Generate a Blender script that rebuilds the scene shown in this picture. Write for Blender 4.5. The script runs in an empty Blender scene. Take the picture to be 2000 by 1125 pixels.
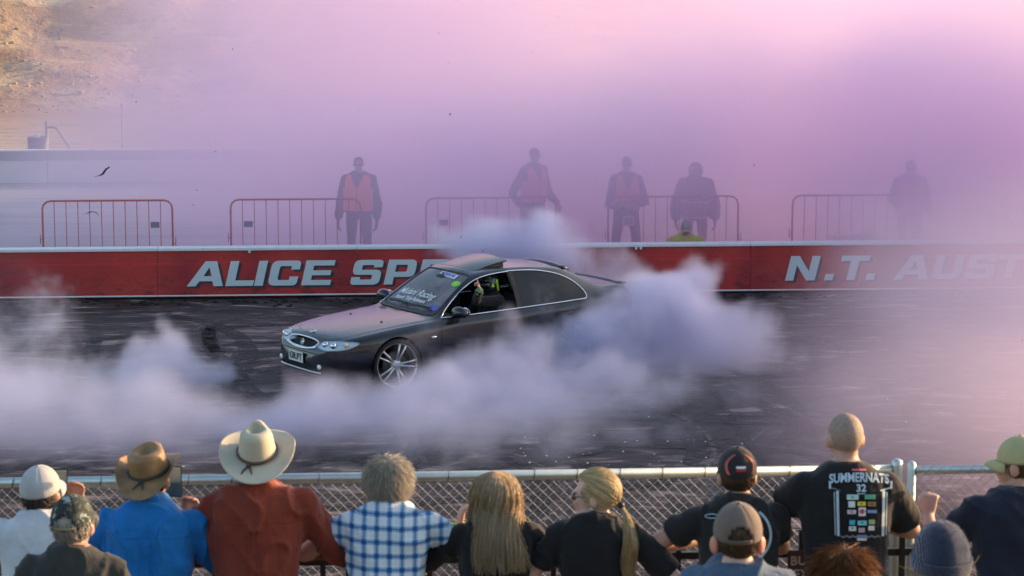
import bpy, bmesh, math, random
import numpy as np
from mathutils import Vector, Matrix, Quaternion, noise as mn
from mathutils.bvhtree import BVHTree

R = math.radians
random.seed(7)
SC = bpy.context.scene
COL = SC.collection

# ------------------------------------------------------------------ camera
FPX, HCAM = 4800.0, 6.0                    # focal length in photo pixels, eye height above the burnout pad
PITCH = math.atan(715.0 / FPX)
cam_d = bpy.data.cameras.new('camera')
cam = bpy.data.objects.new('camera', cam_d)
COL.objects.link(cam)
cam.location = (0, 0, HCAM)
cam.rotation_euler = (math.pi / 2 - PITCH, 0, 0)
cam_d.sensor_width = 36.0
cam_d.lens = FPX / 2000.0 * 36.0
cam_d.clip_start = 0.2
cam_d.clip_end = 5000
cam_d.dof.use_dof = True
cam_d.dof.focus_distance = 32.5
cam_d.dof.aperture_fstop = 7.5
SC.camera = cam

# ------------------------------------------------------------------ sky, sun, exposure
SUN_EL, SUN_AZ = R(12.0), R(66.0)          # azimuth from +Y (away from the camera) towards +X (right)
world = bpy.data.worlds.new('World')
SC.world = world
world.use_nodes = True
wn = world.node_tree
for n_ in list(wn.nodes):
    wn.nodes.remove(n_)
sky = wn.nodes.new('ShaderNodeTexSky')
sky.sky_type = 'NISHITA'
sky.sun_disc = False
sky.sun_elevation = SUN_EL
sky.sun_rotation = SUN_AZ
sky.air_density = 1.0
sky.dust_density = 2.0
sky.ozone_density = 1.0
bgn = wn.nodes.new('ShaderNodeBackground')
bgn.inputs['Strength'].default_value = 0.15
won = wn.nodes.new('ShaderNodeOutputWorld')
wn.links.new(sky.outputs[0], bgn.inputs['Color'])
wn.links.new(bgn.outputs[0], won.inputs['Surface'])
sun_d = bpy.data.lights.new('sun', 'SUN')
sun_d.energy = 3.3
sun_d.angle = R(0.6)
sun_d.color = (1.0, 0.62, 0.34)
sun = bpy.data.objects.new('sun', sun_d)
COL.objects.link(sun)
sdir = Vector((math.sin(SUN_AZ) * math.cos(SUN_EL), math.cos(SUN_AZ) * math.cos(SUN_EL), math.sin(SUN_EL)))
sun.rotation_euler = sdir.to_track_quat('Z', 'Y').to_euler()
sun.location = (30, 20, 25)
SC.view_settings.view_transform = 'Standard'
SC.view_settings.look = 'None'
SC.view_settings.gamma = 1.0
SC.view_settings.use_curve_mapping = False
SC.view_settings.exposure = 1.32
SC.cycles.use_denoising = True
SC.cycles.max_bounces = 10
SC.cycles.diffuse_bounces = 3
SC.cycles.glossy_bounces = 3
SC.cycles.transmission_bounces = 6
SC.cycles.transparent_max_bounces = 12
SC.cycles.volume_bounces = 6
SC.cycles.volume_step_rate = 1.6
SC.cycles.caustics_reflective = False
SC.cycles.caustics_refractive = False
SC.cycles.sample_clamp_indirect = 4.0

# ------------------------------------------------------------------ pixel -> direction helpers
FWD = Vector((0, math.cos(PITCH), -math.sin(PITCH)))
UPV = Vector((0, math.sin(PITCH), math.cos(PITCH)))
CAM = Vector((0, 0, HCAM))
def ray(px, py):
    return FWD + Vector((1, 0, 0)) * ((px - 1000) / FPX) + UPV * (-(py - 562.5) / FPX)
def at(px, py, Y):
    d = ray(px, py)
    return CAM + d * (Y / d.y)
def gnd(px, py, z=0.0):
    d = ray(px, py)
    return CAM + d * ((z - HCAM) / d.z)
WY = R(3.8)                                 # walls and fences run a little away to the right
WD = Vector((math.cos(WY), math.sin(WY), 0))
WN = Vector((math.sin(WY), -math.cos(WY), 0))   # towards the camera
def on_line(px, py, origin):
    """point on the vertical plane through origin along WD"""
    d = ray(px, py)
    t = (origin - CAM).dot(WN) / d.dot(WN)
    return CAM + d * t

# ------------------------------------------------------------------ tagging
def tag(o, label=None, cat=None, group=None, kind=None):
    if label: o['label'] = label
    if cat: o['category'] = cat
    if group: o['group'] = group
    if kind: o['kind'] = kind
    return o
def empty(name, loc=(0, 0, 0), rz=0.0, label=None, cat=None, group=None):
    o = bpy.data.objects.new(name, None)
    o.empty_display_size = 0.1
    COL.objects.link(o)
    o.location = loc
    o.rotation_euler = (0, 0, rz)
    return tag(o, label, cat, group)
def link(name, me, mat=None, parent=None, smooth=None):
    o = bpy.data.objects.new(name, me)
    COL.objects.link(o)
    if mat is not None and not me.materials:
        me.materials.append(mat)
    if parent is not None:
        o.parent = parent
    if smooth is not None and len(me.polygons):
        me.polygons.foreach_set('use_smooth', [bool(smooth)] * len(me.polygons))
    return o

# ------------------------------------------------------------------ mesh builder
def frames(pts):
    pts = [Vector(p) for p in pts]
    n = len(pts)
    tan = []
    for i in range(n):
        a = pts[max(i - 1, 0)]; b = pts[min(i + 1, n - 1)]
        t = (b - a)
        tan.append(t.normalized() if t.length > 1e-9 else Vector((0, 0, 1)))
    ref = Vector((0, 0, 1)) if abs(tan[0].z) < 0.9 else Vector((1, 0, 0))
    u = tan[0].cross(ref).normalized()
    out = []
    for i in range(n):
        u = (u - tan[i] * u.dot(tan[i]))
        if u.length < 1e-6:
            u = tan[i].orthogonal()
        u.normalize()
        out.append((tan[i], u.copy(), tan[i].cross(u)))
    return pts, out
class MB:
    def __init__(s):
        s.v = []; s.f = []
    def add(s, vs, fs):
        k = len(s.v)
        s.v += [tuple(v) for v in vs]
        s.f += [tuple(i + k for i in f) for f in fs]
        return s
    def box(s, c, d, rot=None):
        c = Vector(c); h = Vector(d) * 0.5
        vs = []
        for x in (-1, 1):
            for y in (-1, 1):
                for z in (-1, 1):
                    p = Vector((x * h.x, y * h.y, z * h.z))
                    if rot is not None: p = rot @ p
                    vs.append(c + p)
        return s.add(vs, [(0, 1, 3, 2), (4, 6, 7, 5), (0, 4, 5, 1), (2, 3, 7, 6), (0, 2, 6, 4), (1, 5, 7, 3)])
    def loft(s, rings, cap=True, close=False):
        n = len(rings[0]); vs = [p for r in rings for p in r]; fs = []
        m = len(rings)
        for i in range(m - 1 if not close else m):
            j = (i + 1) % m
            for k in range(n):
                l = (k + 1) % n
                fs.append((i * n + k, i * n + l, j * n + l, j * n + k))
        if cap and not close:
            fs.append(tuple(range(n - 1, -1, -1)))
            fs.append(tuple((m - 1) * n + k for k in range(n)))
        return s.add(vs, fs)
    def tube(s, pts, r, sides=8, cap=True, close=False, flat=1.0, dome=False):
        pts, fr = frames(pts)
        n = len(pts)
        rr = [r] * n if not isinstance(r, (list, tuple)) else list(r)
        if dome:                                # rounded ends
            t0, u0, v0 = fr[0]; t1, u1, v1 = fr[-1]
            pts = [pts[0] - t0 * rr[0] * .85, pts[0] - t0 * rr[0] * .5] + pts + [pts[-1] + t1 * rr[-1] * .5, pts[-1] + t1 * rr[-1] * .85]
            fr = [fr[0], fr[0]] + fr + [fr[-1], fr[-1]]
            rr = [rr[0] * .5, rr[0] * .86] + rr + [rr[-1] * .86, rr[-1] * .5]
        rings = []
        for p, (t, u, v), q in zip(pts, fr, rr):
            rings.append([p + u * (q * math.cos(2 * math.pi * k / sides)) + v * (q * flat * math.sin(2 * math.pi * k / sides)) for k in range(sides)])
        return s.loft(rings, cap, close)
    def ell(s, c, r, rot=None, nu=14, nv=9):
        c = Vector(c)
        vs = []; fs = []
        def P(x, y, z):
            p = Vector((x * r[0], y * r[1], z * r[2]))
            return c + (rot @ p if rot is not None else p)
        vs.append(P(0, 0, -1))
        for j in range(1, nv):
            a = -math.pi / 2 + math.pi * j / nv
            for i in range(nu):
                b = 2 * math.pi * i / nu
                vs.append(P(math.cos(a) * math.cos(b), math.cos(a) * math.sin(b), math.sin(a)))
        vs.append(P(0, 0, 1))
        L = len(vs) - 1
        for i in range(nu):
            j = (i + 1) % nu
            fs.append((0, 1 + j, 1 + i))
            fs.append((L, L - nu + i, L - nu + j))
            for k in range(nv - 2):
                a = 1 + k * nu
                fs.append((a + i, a + j, a + nu + j, a + nu + i))
        return s.add(vs, fs)
    def prism(s, poly, d):
        """poly: list of 3D points, extruded by vector d"""
        d = Vector(d); n = len(poly)
        a = [Vector(p) for p in poly]; b = [p + d for p in a]
        fs = [tuple(range(n - 1, -1, -1)), tuple(range(n, 2 * n))]
        for i in range(n):
            j = (i + 1) % n
            fs.append((i, j, n + j, n + i))
        return s.add(a + b, fs)
    def mesh(s, name='m'):
        me = bpy.data.meshes.new(name)
        me.from_pydata([tuple(v) for v in s.v], [], s.f)
        me.update()
        return me
    def fixed(s, name='m'):
        me = s.mesh(name)
        bm = bmesh.new(); bm.from_mesh(me)
        bmesh.ops.recalc_face_normals(bm, faces=bm.faces)
        bm.to_mesh(me); bm.free()
        return me
    def build(s, name, mat, parent=None, smooth=False, bevel=0, fix=True):
        me = s.fixed(name) if fix else s.mesh(name)
        if bevel:
            bm = bmesh.new(); bm.from_mesh(me)
            bmesh.ops.bevel(bm, geom=[e for e in bm.edges if e.is_manifold and e.calc_face_angle(0) > 0.5], offset=bevel, segments=2, affect='EDGES', clamp_overlap=True)
            bm.to_mesh(me); bm.free()
        return link(name, me, mat, parent, smooth)
def evald(o):
    """bake an object's modifiers into a fresh mesh and drop the object"""
    dg = bpy.context.evaluated_depsgraph_get()
    dg.update()
    me = bpy.data.meshes.new_from_object(o.evaluated_get(dg))
    bpy.data.objects.remove(o)
    return me
def organic(mb, voxel, smooth=6, fac=0.5):
    """weld overlapping closed shapes into one continuous smooth surface"""
    o = link('tmp', mb.fixed())
    m = o.modifiers.new('r', 'REMESH'); m.mode = 'VOXEL'; m.voxel_size = voxel
    if smooth:
        m = o.modifiers.new('s', 'SMOOTH'); m.factor = fac; m.iterations = smooth
    me = evald(o)
    me.polygons.foreach_set('use_smooth', [True] * len(me.polygons))
    return me
def displace(me, fn):
    n = len(me.vertices)
    co = np.empty(n * 3); me.vertices.foreach_get('co', co)
    no = np.empty(n * 3); me.vertices.foreach_get('normal', no)
    co = co.reshape(-1, 3); no = no.reshape(-1, 3)
    out = co.copy()
    for i in range(n):
        out[i] = co[i] + no[i] * fn(co[i], no[i])
    me.vertices.foreach_set('co', out.ravel())
    me.update()
def cull(me, pred):
    bm = bmesh.new(); bm.from_mesh(me)
    bmesh.ops.delete(bm, geom=[f for f in bm.faces if pred(f.calc_center_median(), f.normal)], context='FACES')
    bm.to_mesh(me); bm.free()
    return me
def solid(me, t, off=-1):
    o = link('tmp', me)
    m = o.modifiers.new('s', 'SOLIDIFY'); m.thickness = t; m.offset = off
    r = evald(o)
    if len(r.polygons): r.polygons.foreach_set('use_smooth', [True] * len(r.polygons))
    return r
def text_mesh(body, size=1.0, bold=0.0, shear=0.0, spacing=1.0, align='CENTER', extrude=0.0):
    c = bpy.data.curves.new('t', 'FONT')
    c.body = body; c.size = size; c.offset = bold; c.shear = shear
    c.space_character = spacing; c.align_x = align; c.align_y = 'CENTER'
    c.extrude = extrude; c.resolution_u = 3
    o = bpy.data.objects.new('t', c); COL.objects.link(o)
    return evald(o)
def cr(p, t):
    """Catmull-Rom through a list of tuples/floats, t in [0, n-1]"""
    n = len(p); i = min(int(t), n - 2); f = t - i
    a = np.array(p[max(i - 1, 0)], float); b = np.array(p[i], float); c = np.array(p[i + 1], float); d = np.array(p[min(i + 2, n - 1)], float)
    return 0.5 * ((2 * b) + (c - a) * f + (2 * a - 5 * b + 4 * c - d) * f * f + (3 * b - a - 3 * c + d) * f ** 3)
def smoothpath(pts, n):
    return [Vector(cr([tuple(p) for p in pts], (len(pts) - 1) * i / (n - 1))) for i in range(n)]

# ------------------------------------------------------------------ materials
class NT:
    def __init__(s, name):
        s.m = bpy.data.materials.new(name); s.m.use_nodes = True
        s.t = s.m.node_tree; s.t.nodes.clear()
        s.out = s.n('ShaderNodeOutputMaterial')
    def n(s, kind, **kw):
        x = s.t.nodes.new(kind)
        for k, v in kw.items(): setattr(x, k, v)
        return x
    def l(s, a, b):
        s.t.links.new(a, b)
    def set(s, sock, v):
        if hasattr(v, 'is_output'): s.l(v, sock)
        else: sock.default_value = v
    def coord(s, kind='Object'):
        if not hasattr(s, '_tc'): s._tc = s.n('ShaderNodeTexCoord')
        return s._tc.outputs[kind]
    def mapping(s, scale=(1, 1, 1), loc=(0, 0, 0), rot=(0, 0, 0), kind='Object', src=None):
        x = s.n('ShaderNodeMapping')
        s.l(src if src is not None else s.coord(kind), x.inputs['Vector'])
        x.inputs['Scale'].default_value = scale; x.inputs['Location'].default_value = loc; x.inputs['Rotation'].default_value = rot
        return x.outputs[0]
    def noise(s, vec, scale=5, detail=4, rough=.55, dist=0.0):
        x = s.n('ShaderNodeTexNoise')
        s.l(vec, x.inputs['Vector'])
        x.inputs['Scale'].default_value = scale; x.inputs['Detail'].default_value = detail
        x.inputs['Roughness'].default_value = rough; x.inputs['Distortion'].default_value = dist
        return x.outputs[0]
    def ramp(s, fac, stops):
        x = s.n('ShaderNodeValToRGB')
        s.l(fac, x.inputs[0])
        e = x.color_ramp.elements
        while len(e) < len(stops): e.new(0.5)
        for q, (p, c) in zip(e, stops):
            q.position = p; q.color = (*c, 1) if len(c) == 3 else c
        return x.outputs[0]
    def math(s, op, a, b=0.0, c=0.0, clamp=False):
        x = s.n('ShaderNodeMath', operation=op); x.use_clamp = clamp
        s.set(x.inputs[0], a); s.set(x.inputs[1], b); s.set(x.inputs[2], c)
        return x.outputs[0]
    def mix(s, fac, a, b, mode='MIX'):
        x = s.n('ShaderNodeMix', data_type='RGBA', blend_type=mode)
        s.set(x.inputs[0], fac)
        s.set(x.inputs[6], a if hasattr(a, 'is_output') else (*a, 1))
        s.set(x.inputs[7], b if hasattr(b, 'is_output') else (*b, 1))
        return x.outputs[2]
    def sep(s, vec):
        x = s.n('ShaderNodeSeparateXYZ'); s.l(vec, x.inputs[0]); return x.outputs
    def bump(s, h, strength=.3, dist=.01):
        x = s.n('ShaderNodeBump'); s.l(h, x.inputs['Height'])
        x.inputs['Strength'].default_value = strength; x.inputs['Distance'].default_value = dist
        return x.outputs[0]
    def bsdf(s, color, rough=.6, metal=0.0, normal=None, **kw):
        b = s.n('ShaderNodeBsdfPrincipled')
        s.set(b.inputs['Base Color'], color if hasattr(color, 'is_output') else (*color, 1))
        s.set(b.inputs['Roughness'], rough); s.set(b.inputs['Metallic'], metal)
        if normal is not None: s.l(normal, b.inputs['Normal'])
        for k, v in kw.items():
            s.set(b.inputs[k.replace('_', ' ')], v)
        s.b = b
        s.l(b.outputs[0], s.out.inputs['Surface'])
        return s.m
def simple(name, col, rough=.6, metal=0.0, var=.25, scale=8, bump=0.0, bscale=60, **kw):
    t = NT(name)
    v = t.coord()
    f = t.noise(v, scale, 4, .6)
    c = t.ramp(f, [(.25, tuple(x * (1 - var) for x in col)), (.75, tuple(min(1, x * (1 + var)) for x in col))])
    nr = t.bump(t.noise(v, bscale, 3, .6), bump, .01) if bump else None
    return t.bsdf(c, rough, metal, nr, **kw)
def cloth(name, col, var=.18, weave=420, fold=.25, rough=.85):
    t = NT(name)
    v = t.coord()
    f = t.noise(v, 7, 4, .6)
    c = t.ramp(f, [(.25, tuple(x * (1 - var) for x in col)), (.75, tuple(min(1, x * (1 + var)) for x in col))])
    h = t.math('ADD', t.math('MULTIPLY', t.noise(t.mapping((14, 14, 6)), 1.6, 3, .5, .8), 1.0), t.math('MULTIPLY', t.noise(v, weave, 1, .5), .05))
    return t.bsdf(c, rough, 0, t.bump(h, fold, .03), Sheen_Weight=.15, Specular_IOR_Level=.25)
M = {}
M['skin'] = simple('skin', (.50, .28, .20), .5, var=.12, scale=14, bump=.05, bscale=120, Subsurface_Weight=.12, Subsurface_Radius=(.02, .008, .004))
M['skin_tan'] = simple('skin_tan', (.40, .20, .13), .5, var=.14, scale=14, bump=.05, bscale=120, Subsurface_Weight=.12, Subsurface_Radius=(.02, .008, .004))
M['skin_pale'] = simple('skin_pale', (.60, .37, .29), .5, var=.1, scale=14, bump=.05, bscale=120, Subsurface_Weight=.15, Subsurface_Radius=(.025, .01, .005))
M['black_metal'] = simple('black_metal', (.012, .012, .013), .45, var=.3, scale=20)
M['galv'] = simple('galvanised', (.50, .57, .55), .42, .75, var=.12, scale=14, bump=.05)
M['wire'] = simple('fence_wire', (.50, .49, .44), .5, .6, var=.15)
M['chrome'] = simple('chrome', (.75, .75, .77), .12, 1.0, var=.03)
M['black_plastic'] = simple('black_plastic', (.015, .015, .017), .45, var=.2)
M['rubber'] = simple('rubber', (.012, .012, .012), .8, var=.3, bump=.2)
M['white_paint'] = simple('white_paint', (.74, .75, .76), .6, var=.08, scale=6)
M['dark_lens'] = simple('dark_lens', (.01, .01, .012), .08, var=.05, Coat_Weight=1.0)
# ================================================================== SETTING
def frame_pt(O, x, y, z):                    # local wall frame -> world (x along, y away from the camera)
    return O + WD * x - WN * y + Vector((0, 0, z))
O_W = gnd(1000, 578)                         # foot of the red wall at mid picture
def sheet(name, O, x0, x1, y0, y1, z, mat, kind='structure', nx=1, ny=1):
    vs = []; fs = []
    for j in range(ny + 1):
        for i in range(nx + 1):
            p = frame_pt(Vector((O.x, O.y, 0)), x0 + (x1 - x0) * i / nx, y0 + (y1 - y0) * j / ny, z)
            vs.append(p)
    for j in range(ny):
        for i in range(nx):
            a = j * (nx + 1) + i
            fs.append((a, a + 1, a + nx + 2, a + nx + 1))
    o = MB().add(vs, fs).build(name, mat)
    return tag(o, kind=kind)

# dirt plain to the horizon
t = NT('red_dirt')
v = t.coord()
big = t.noise(t.mapping((.03, .10, 1)), 1.0, 5, .6)
fine = t.noise(t.mapping((.5, 1.6, 1)), 1.0, 5, .65)
c = t.mix(t.ramp(big, [(.40, (0, 0, 0)), (.62, (1, 1, 1))]), (.33, .19, .11), (.46, .33, .20))
c = t.mix(t.ramp(fine, [(.48, (0, 0, 0)), (.68, (1, 1, 1))]), c, (.19, .13, .11))
c = t.mix(t.ramp(t.noise(t.mapping((1.2, 2.5, 1), (9, 4, 0)), 1, 4, .7), [(.60, (0, 0, 0)), (.72, (1, 1, 1))]), c, (.60, .47, .30))
M['dirt'] = t.bsdf(c, .95, 0, t.bump(fine, .6, .2))
sheet('ground', Vector((0, 0, 0)), -2500, 2500, -400, 4500, -0.012, M['dirt'])

# burnout pad: concrete blackened with rubber
t = NT('burnout_pad')
v = t.coord()
s1 = t.noise(t.mapping((.75, 1.1, 1), rot=(0, 0, .12)), 1.0, 7, .66, 1.2)
s2 = t.noise(t.mapping((1.1, 3.4, 1), (3, 7, 0), (0, 0, -.16)), 1.0, 6, .68, .8)
s3 = t.noise(t.mapping((2.4, 6, 1), (1, 2, 0), (0, 0, .35)), 1.0, 6, .7, .6)
big = t.noise(t.mapping((.10, .16, 1), (4.1, 2.3, 0)), 1.0, 3, .5)
m1 = t.ramp(s1, [(.44, (0, 0, 0)), (.62, (1, 1, 1))])
m2 = t.ramp(s2, [(.50, (0, 0, 0)), (.62, (1, 1, 1))])
m3 = t.ramp(s3, [(.52, (0, 0, 0)), (.66, (1, 1, 1))])
c = t.mix(t.math('MULTIPLY', m1, .7), (.015, .012, .0125), (.085, .060, .058))
c = t.mix(t.math('MULTIPLY', t.math('MULTIPLY', m2, m1), .95), c, (.46, .335, .30))
c = t.mix(t.math('MULTIPLY', m3, .45), c, (.14, .10, .095))
c = t.mix(t.math('MULTIPLY', t.ramp(big, [(.50, (0, 0, 0)), (.66, (1, 1, 1))]), t.math('MULTIPLY', m2, .8)), c, (.30, .225, .20))
grit = t.noise(v, 55, 3, .7)
M['pad'] = t.bsdf(c, t.ramp(s1, [(.3, (.55, .55, .55)), (.7, (.85, .85, .85))]), 0, t.bump(t.math('ADD', t.math('MULTIPLY', s2, .6), t.math('MULTIPLY', grit, .5)), .35, .02), Specular_IOR_Level=.3)
DPT = O_W.y
sheet('burnout_pad', Vector((O_W.x, O_W.y, 0)), -60, 60, -(DPT - 11.9), .6, 0.0, M['pad'])

# concrete apron behind the wall up to the far wall
t = NT('apron_concrete')
n1 = t.noise(t.mapping((.25, 1.0, 1)), 1.0, 5, .6)
c = t.ramp(n1, [(.3, (.30, .29, .29)), (.7, (.46, .45, .44))])
c = t.mix(t.ramp(t.noise(t.mapping((.1, 1.8, 1), (0, 3, 0)), 1, 4, .6), [(.5, (0, 0, 0)), (.7, (1, 1, 1))]), c, (.20, .19, .20))
M['apron'] = t.bsdf(c, .85, 0, t.bump(t.noise(t.coord(), 20, 3, .6), .2, .01))
O_F = gnd(1000, 352)                         # foot of the far wall
sheet('apron', Vector((O_W.x, O_W.y, 0)), -90, 90, .6, O_F.y - O_W.y + 1.0, -0.004, M['apron'])

# spectator bank: flat by the fence, rising towards the camera
BZ = 2.0
def bank_z(Y):
    return BZ if Y > 10.2 else BZ + .25 * (10.2 - Y)
t = NT('bank_grass')
n1 = t.noise(t.coord(), 1.2, 6, .65)
c = t.ramp(n1, [(.3, (.10, .075, .045)), (.55, (.17, .13, .075)), (.75, (.10, .11, .04))])
M['bank'] = t.bsdf(c, .95, 0, t.bump(t.noise(t.coord(), 30, 4, .7), .6, .03))
mb = MB()
prof = [(-8, bank_z(-8)), (0, bank_z(0)), (5, bank_z(5)), (10.2, BZ), (12.25, BZ), (12.25, -.5), (-8, -.5)]
mb.prism([(-30, y, z) for y, z in prof], (60, 0, 0))
tag(mb.build('spectator_bank', M['bank']), kind='structure')
t = NT('retaining_concrete')
c = t.ramp(t.noise(t.coord(), 2, 5, .6), [(.3, (.25, .24, .23)), (.7, (.38, .37, .35))])
M['concrete'] = t.bsdf(c, .85, 0, t.bump(t.noise(t.coord(), 25, 3, .6), .2, .01))
tag(MB().box((0, 12.36, .98), (60, .2, 2.08)).build('retaining_wall', M['concrete']), 'long concrete wall holding up the spectator bank below the wire fence', 'wall')

# tyre marks burnt into the pad: pairs of curved rubber strips
t = NT('tyre_rubber_mark')
nz = t.noise(t.mapping((1, 1, 1)), 5, 5, .75)
dif = t.n('ShaderNodeBsdfPrincipled'); dif.inputs['Base Color'].default_value = (.006, .0055, .006, 1); dif.inputs['Roughness'].default_value = .62
tr = t.n('ShaderNodeBsdfTransparent'); mx = t.n('ShaderNodeMixShader')
t.l(t.ramp(nz, [(.36, (0, 0, 0)), (.60, (.9, .9, .9))]), mx.inputs[0]); t.l(tr.outputs[0], mx.inputs[1]); t.l(dif.outputs[0], mx.inputs[2])
t.l(mx.outputs[0], t.out.inputs['Surface'])
M['mark'] = t.m
t = NT('pale_scuff')
nz = t.noise(t.mapping((1, 1, 1)), 7, 5, .8)
dif = t.n('ShaderNodeBsdfPrincipled'); dif.inputs['Base Color'].default_value = (.30, .24, .23, 1); dif.inputs['Roughness'].default_value = .8
tr = t.n('ShaderNodeBsdfTransparent'); mx = t.n('ShaderNodeMixShader')
t.l(t.ramp(nz, [(.46, (0, 0, 0)), (.66, (.7, .7, .7))]), mx.inputs[0]); t.l(tr.outputs[0], mx.inputs[1]); t.l(dif.outputs[0], mx.inputs[2])
t.l(mx.outputs[0], t.out.inputs['Surface'])
M['scuff'] = t.m
rnd = random.Random(11)
def arc_strip(mb, c, r, a0, a1, w, z, n=40):
    vs = []; fs = []
    for i in range(n + 1):
        a = a0 + (a1 - a0) * i / n
        rr = r * (1 + .05 * math.sin(a * 3 + c[0]))
        for s in (-.5, .5):
            vs.append((c[0] + (rr + s * w) * math.cos(a), c[1] + (rr + s * w) * math.sin(a), z))
        if i: fs.append((2 * i - 2, 2 * i - 1, 2 * i + 1, 2 * i))
    mb.add(vs, fs)
dark = MB(); pale = MB()
for k in range(110):
    cx, cy = rnd.uniform(-9, 9), rnd.uniform(16, 39)
    r = rnd.choice([rnd.uniform(1.6, 3.5), rnd.uniform(3, 8), rnd.uniform(6, 14)])
    a0 = rnd.uniform(0, 6.28); da = rnd.uniform(.6, 2.2)
    z = .004 + k * .00004
    for s in (0, 1.5):
        lim = [(cx + (r + s) * math.cos(a0 + da * q / 6), cy + (r + s) * math.sin(a0 + da * q / 6)) for q in range(7)]
        if all(13 < p[1] < DPT - 1.6 for p in lim):
            arc_strip(dark, (cx, cy), r + s, a0, a0 + da, rnd.uniform(.16, .28), z)
            if k % 2 == 0: arc_strip(pale, (cx, cy), r + s + .2, a0, a0 + da, .06, z + .006)
g1, g2, g3 = gnd(1395, 765), gnd(1450, 850), gnd(1515, 925)
ln = smoothpath([g1, g2, g3], 14)
for s_, w_ in ((0, .10),):
    vs = []; fs = []
    for i, p in enumerate(ln):
        vs += [(p.x - w_ * .5, p.y, .011), (p.x + w_ * .5, p.y, .011)]
        if i: fs.append((2 * i - 2, 2 * i - 1, 2 * i + 1, 2 * i))
    dark.add(vs, fs)
for pts in ([(405, 640), (415, 685), (450, 712), (475, 745)], [(190, 660), (178, 690), (195, 725), (235, 745)], [(470, 625), (430, 632), (408, 655), (425, 690)]):
    ln = smoothpath([gnd(*p) for p in pts], 24)
    _, fr = frames(ln)
    for mbx, w_, o_ in ((dark, .22, 0), (pale, .035, .2)):
        vs = []; fs = []
        for i, (p, f) in enumerate(zip(ln, fr)):
            s_ = Vector((f[0].y, -f[0].x, 0))
            for q in (-.5, .5):
                a = p + s_ * (q * w_ + o_); vs.append((a.x, a.y, .012 if mbx is dark else .014))
            if i: fs.append((2 * i - 2, 2 * i - 1, 2 * i + 1, 2 * i))
        mbx.add(vs, fs)
tag(dark.build('tyre_marks', M['mark'], fix=False), 'crossing black curved rubber streaks over the whole burnout pad', 'tyre marks', kind='stuff')
tag(pale.build('pale_scuffs', M['scuff'], fix=False), 'thin pale scuff lines beside the black tyre streaks', 'scuffs', kind='stuff')
# bits of white and grey debris on the pad
mb = MB()
for k in range(44):
    px, py = rnd.uniform(300, 2000), rnd.uniform(700, 915)
    if k < 26: px, py = rnd.uniform(1000, 1500), rnd.uniform(850, 912)
    p = gnd(px, py); s_ = rnd.uniform(.008, .018)
    mb.box((p.x, p.y, .014 + s_ * .3), (s_ * rnd.uniform(.7, 1.6), s_, s_ * .6), Matrix.Rotation(rnd.uniform(0, 3), 3, 'Z'))
tag(mb.build('track_crumbs', M['white_paint']), 'tiny pale crumbs scattered on the dark burnout pad', 'debris', kind='stuff')
# clods and rubber rolled up along the wall foot
mb = MB()
for k in range(260):
    x = rnd.uniform(-10, 10); s_ = rnd.uniform(.01, .035)
    p = frame_pt(O_W, x, -.10 - abs(rnd.gauss(0, .35)), .012)
    mb.ell(p, (s_ * 1.7, s_, s_ * .5), nu=5, nv=4)
tag(mb.build('rubber_crumbs', M['rubber']), 'crumbled black tyre rubber heaped along the foot of the red wall', 'rubber crumbs', kind='stuff')

# ------------------------------------------------------------------ red painted wall
t = NT('red_wall_paint')
v = t.coord()
blot = t.noise(t.mapping((1.2, 1, 2.2)), 1.3, 5, .65)
rows = t.noise(t.mapping((.9, 1, .02)), 1.0, 2, .4)
c = t.mix(t.ramp(rows, [(.42, (0, 0, 0)), (.60, (1, 1, 1))]), (.52, .040, .034), (.36, .026, .030))
c = t.mix(t.math('MULTIPLY', t.ramp(blot, [(.50, (0, 0, 0)), (.75, (1, 1, 1))]), .45), c, (.50, .085, .05))
scr = t.noise(t.mapping((6, 1, 14)), 1.2, 5, .75)
c = t.mix(t.math('MULTIPLY', t.ramp(scr, [(.58, (0, 0, 0)), (.70, (1, 1, 1))]), .8), c, (.09, .02, .022))
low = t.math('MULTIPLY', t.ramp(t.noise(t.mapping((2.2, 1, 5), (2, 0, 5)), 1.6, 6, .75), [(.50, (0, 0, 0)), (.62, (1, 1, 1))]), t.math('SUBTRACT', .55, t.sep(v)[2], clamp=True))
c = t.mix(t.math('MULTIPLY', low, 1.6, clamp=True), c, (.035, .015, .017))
scr2 = t.noise(t.mapping((9, 1, 3), (4, 0, 9)), 1.2, 5, .8)
c = t.mix(t.math('MULTIPLY', t.ramp(scr2, [(.68, (0, 0, 0)), (.74, (1, 1, 1))]), .6), c, (.50, .32, .27))
M['red_wall'] = t.bsdf(c, .6, 0, t.bump(t.noise(v, 26, 4, .7), .25, .012))
t = NT('worn_letter_paint')
nz = t.noise(t.mapping((5, 1, 5)), 2.2, 6, .8)
c = t.mix(t.ramp(nz, [(.64, (0, 0, 0)), (.70, (1, 1, 1))]), (.62, .70, .72), (.16, .15, .17))
c = t.mix(t.math('MULTIPLY', t.noise(t.mapping((2, 1, 2)), 2, 4, .6), .3), c, (.50, .56, .60))
M['letter'] = t.bsdf(c, .65)
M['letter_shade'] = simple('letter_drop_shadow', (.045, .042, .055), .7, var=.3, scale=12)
WH = on_line(1000, 481, O_W).z               # wall height
wall = empty('red_wall', O_W, WY, 'long low red concrete wall with white capping and large pale lettering', 'wall')
PL = 3.2
seg0 = []
for i in range(-5, 6):
    x0, x1 = i * PL + .0012 + .7, (i + 1) * PL - .0012 + .7
    pr = [(0.012, .03), (0.0, .05), (0.0, WH * .70), (.018, WH * .72), (.05, WH * .735), (.05, WH - .035), (.30, WH - .035), (.34, .03)]
    MB().prism([(x0, y, z) for y, z in pr], (x1 - x0, 0, 0)).build('panel', M['red_wall'], wall, bevel=.004)
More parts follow.
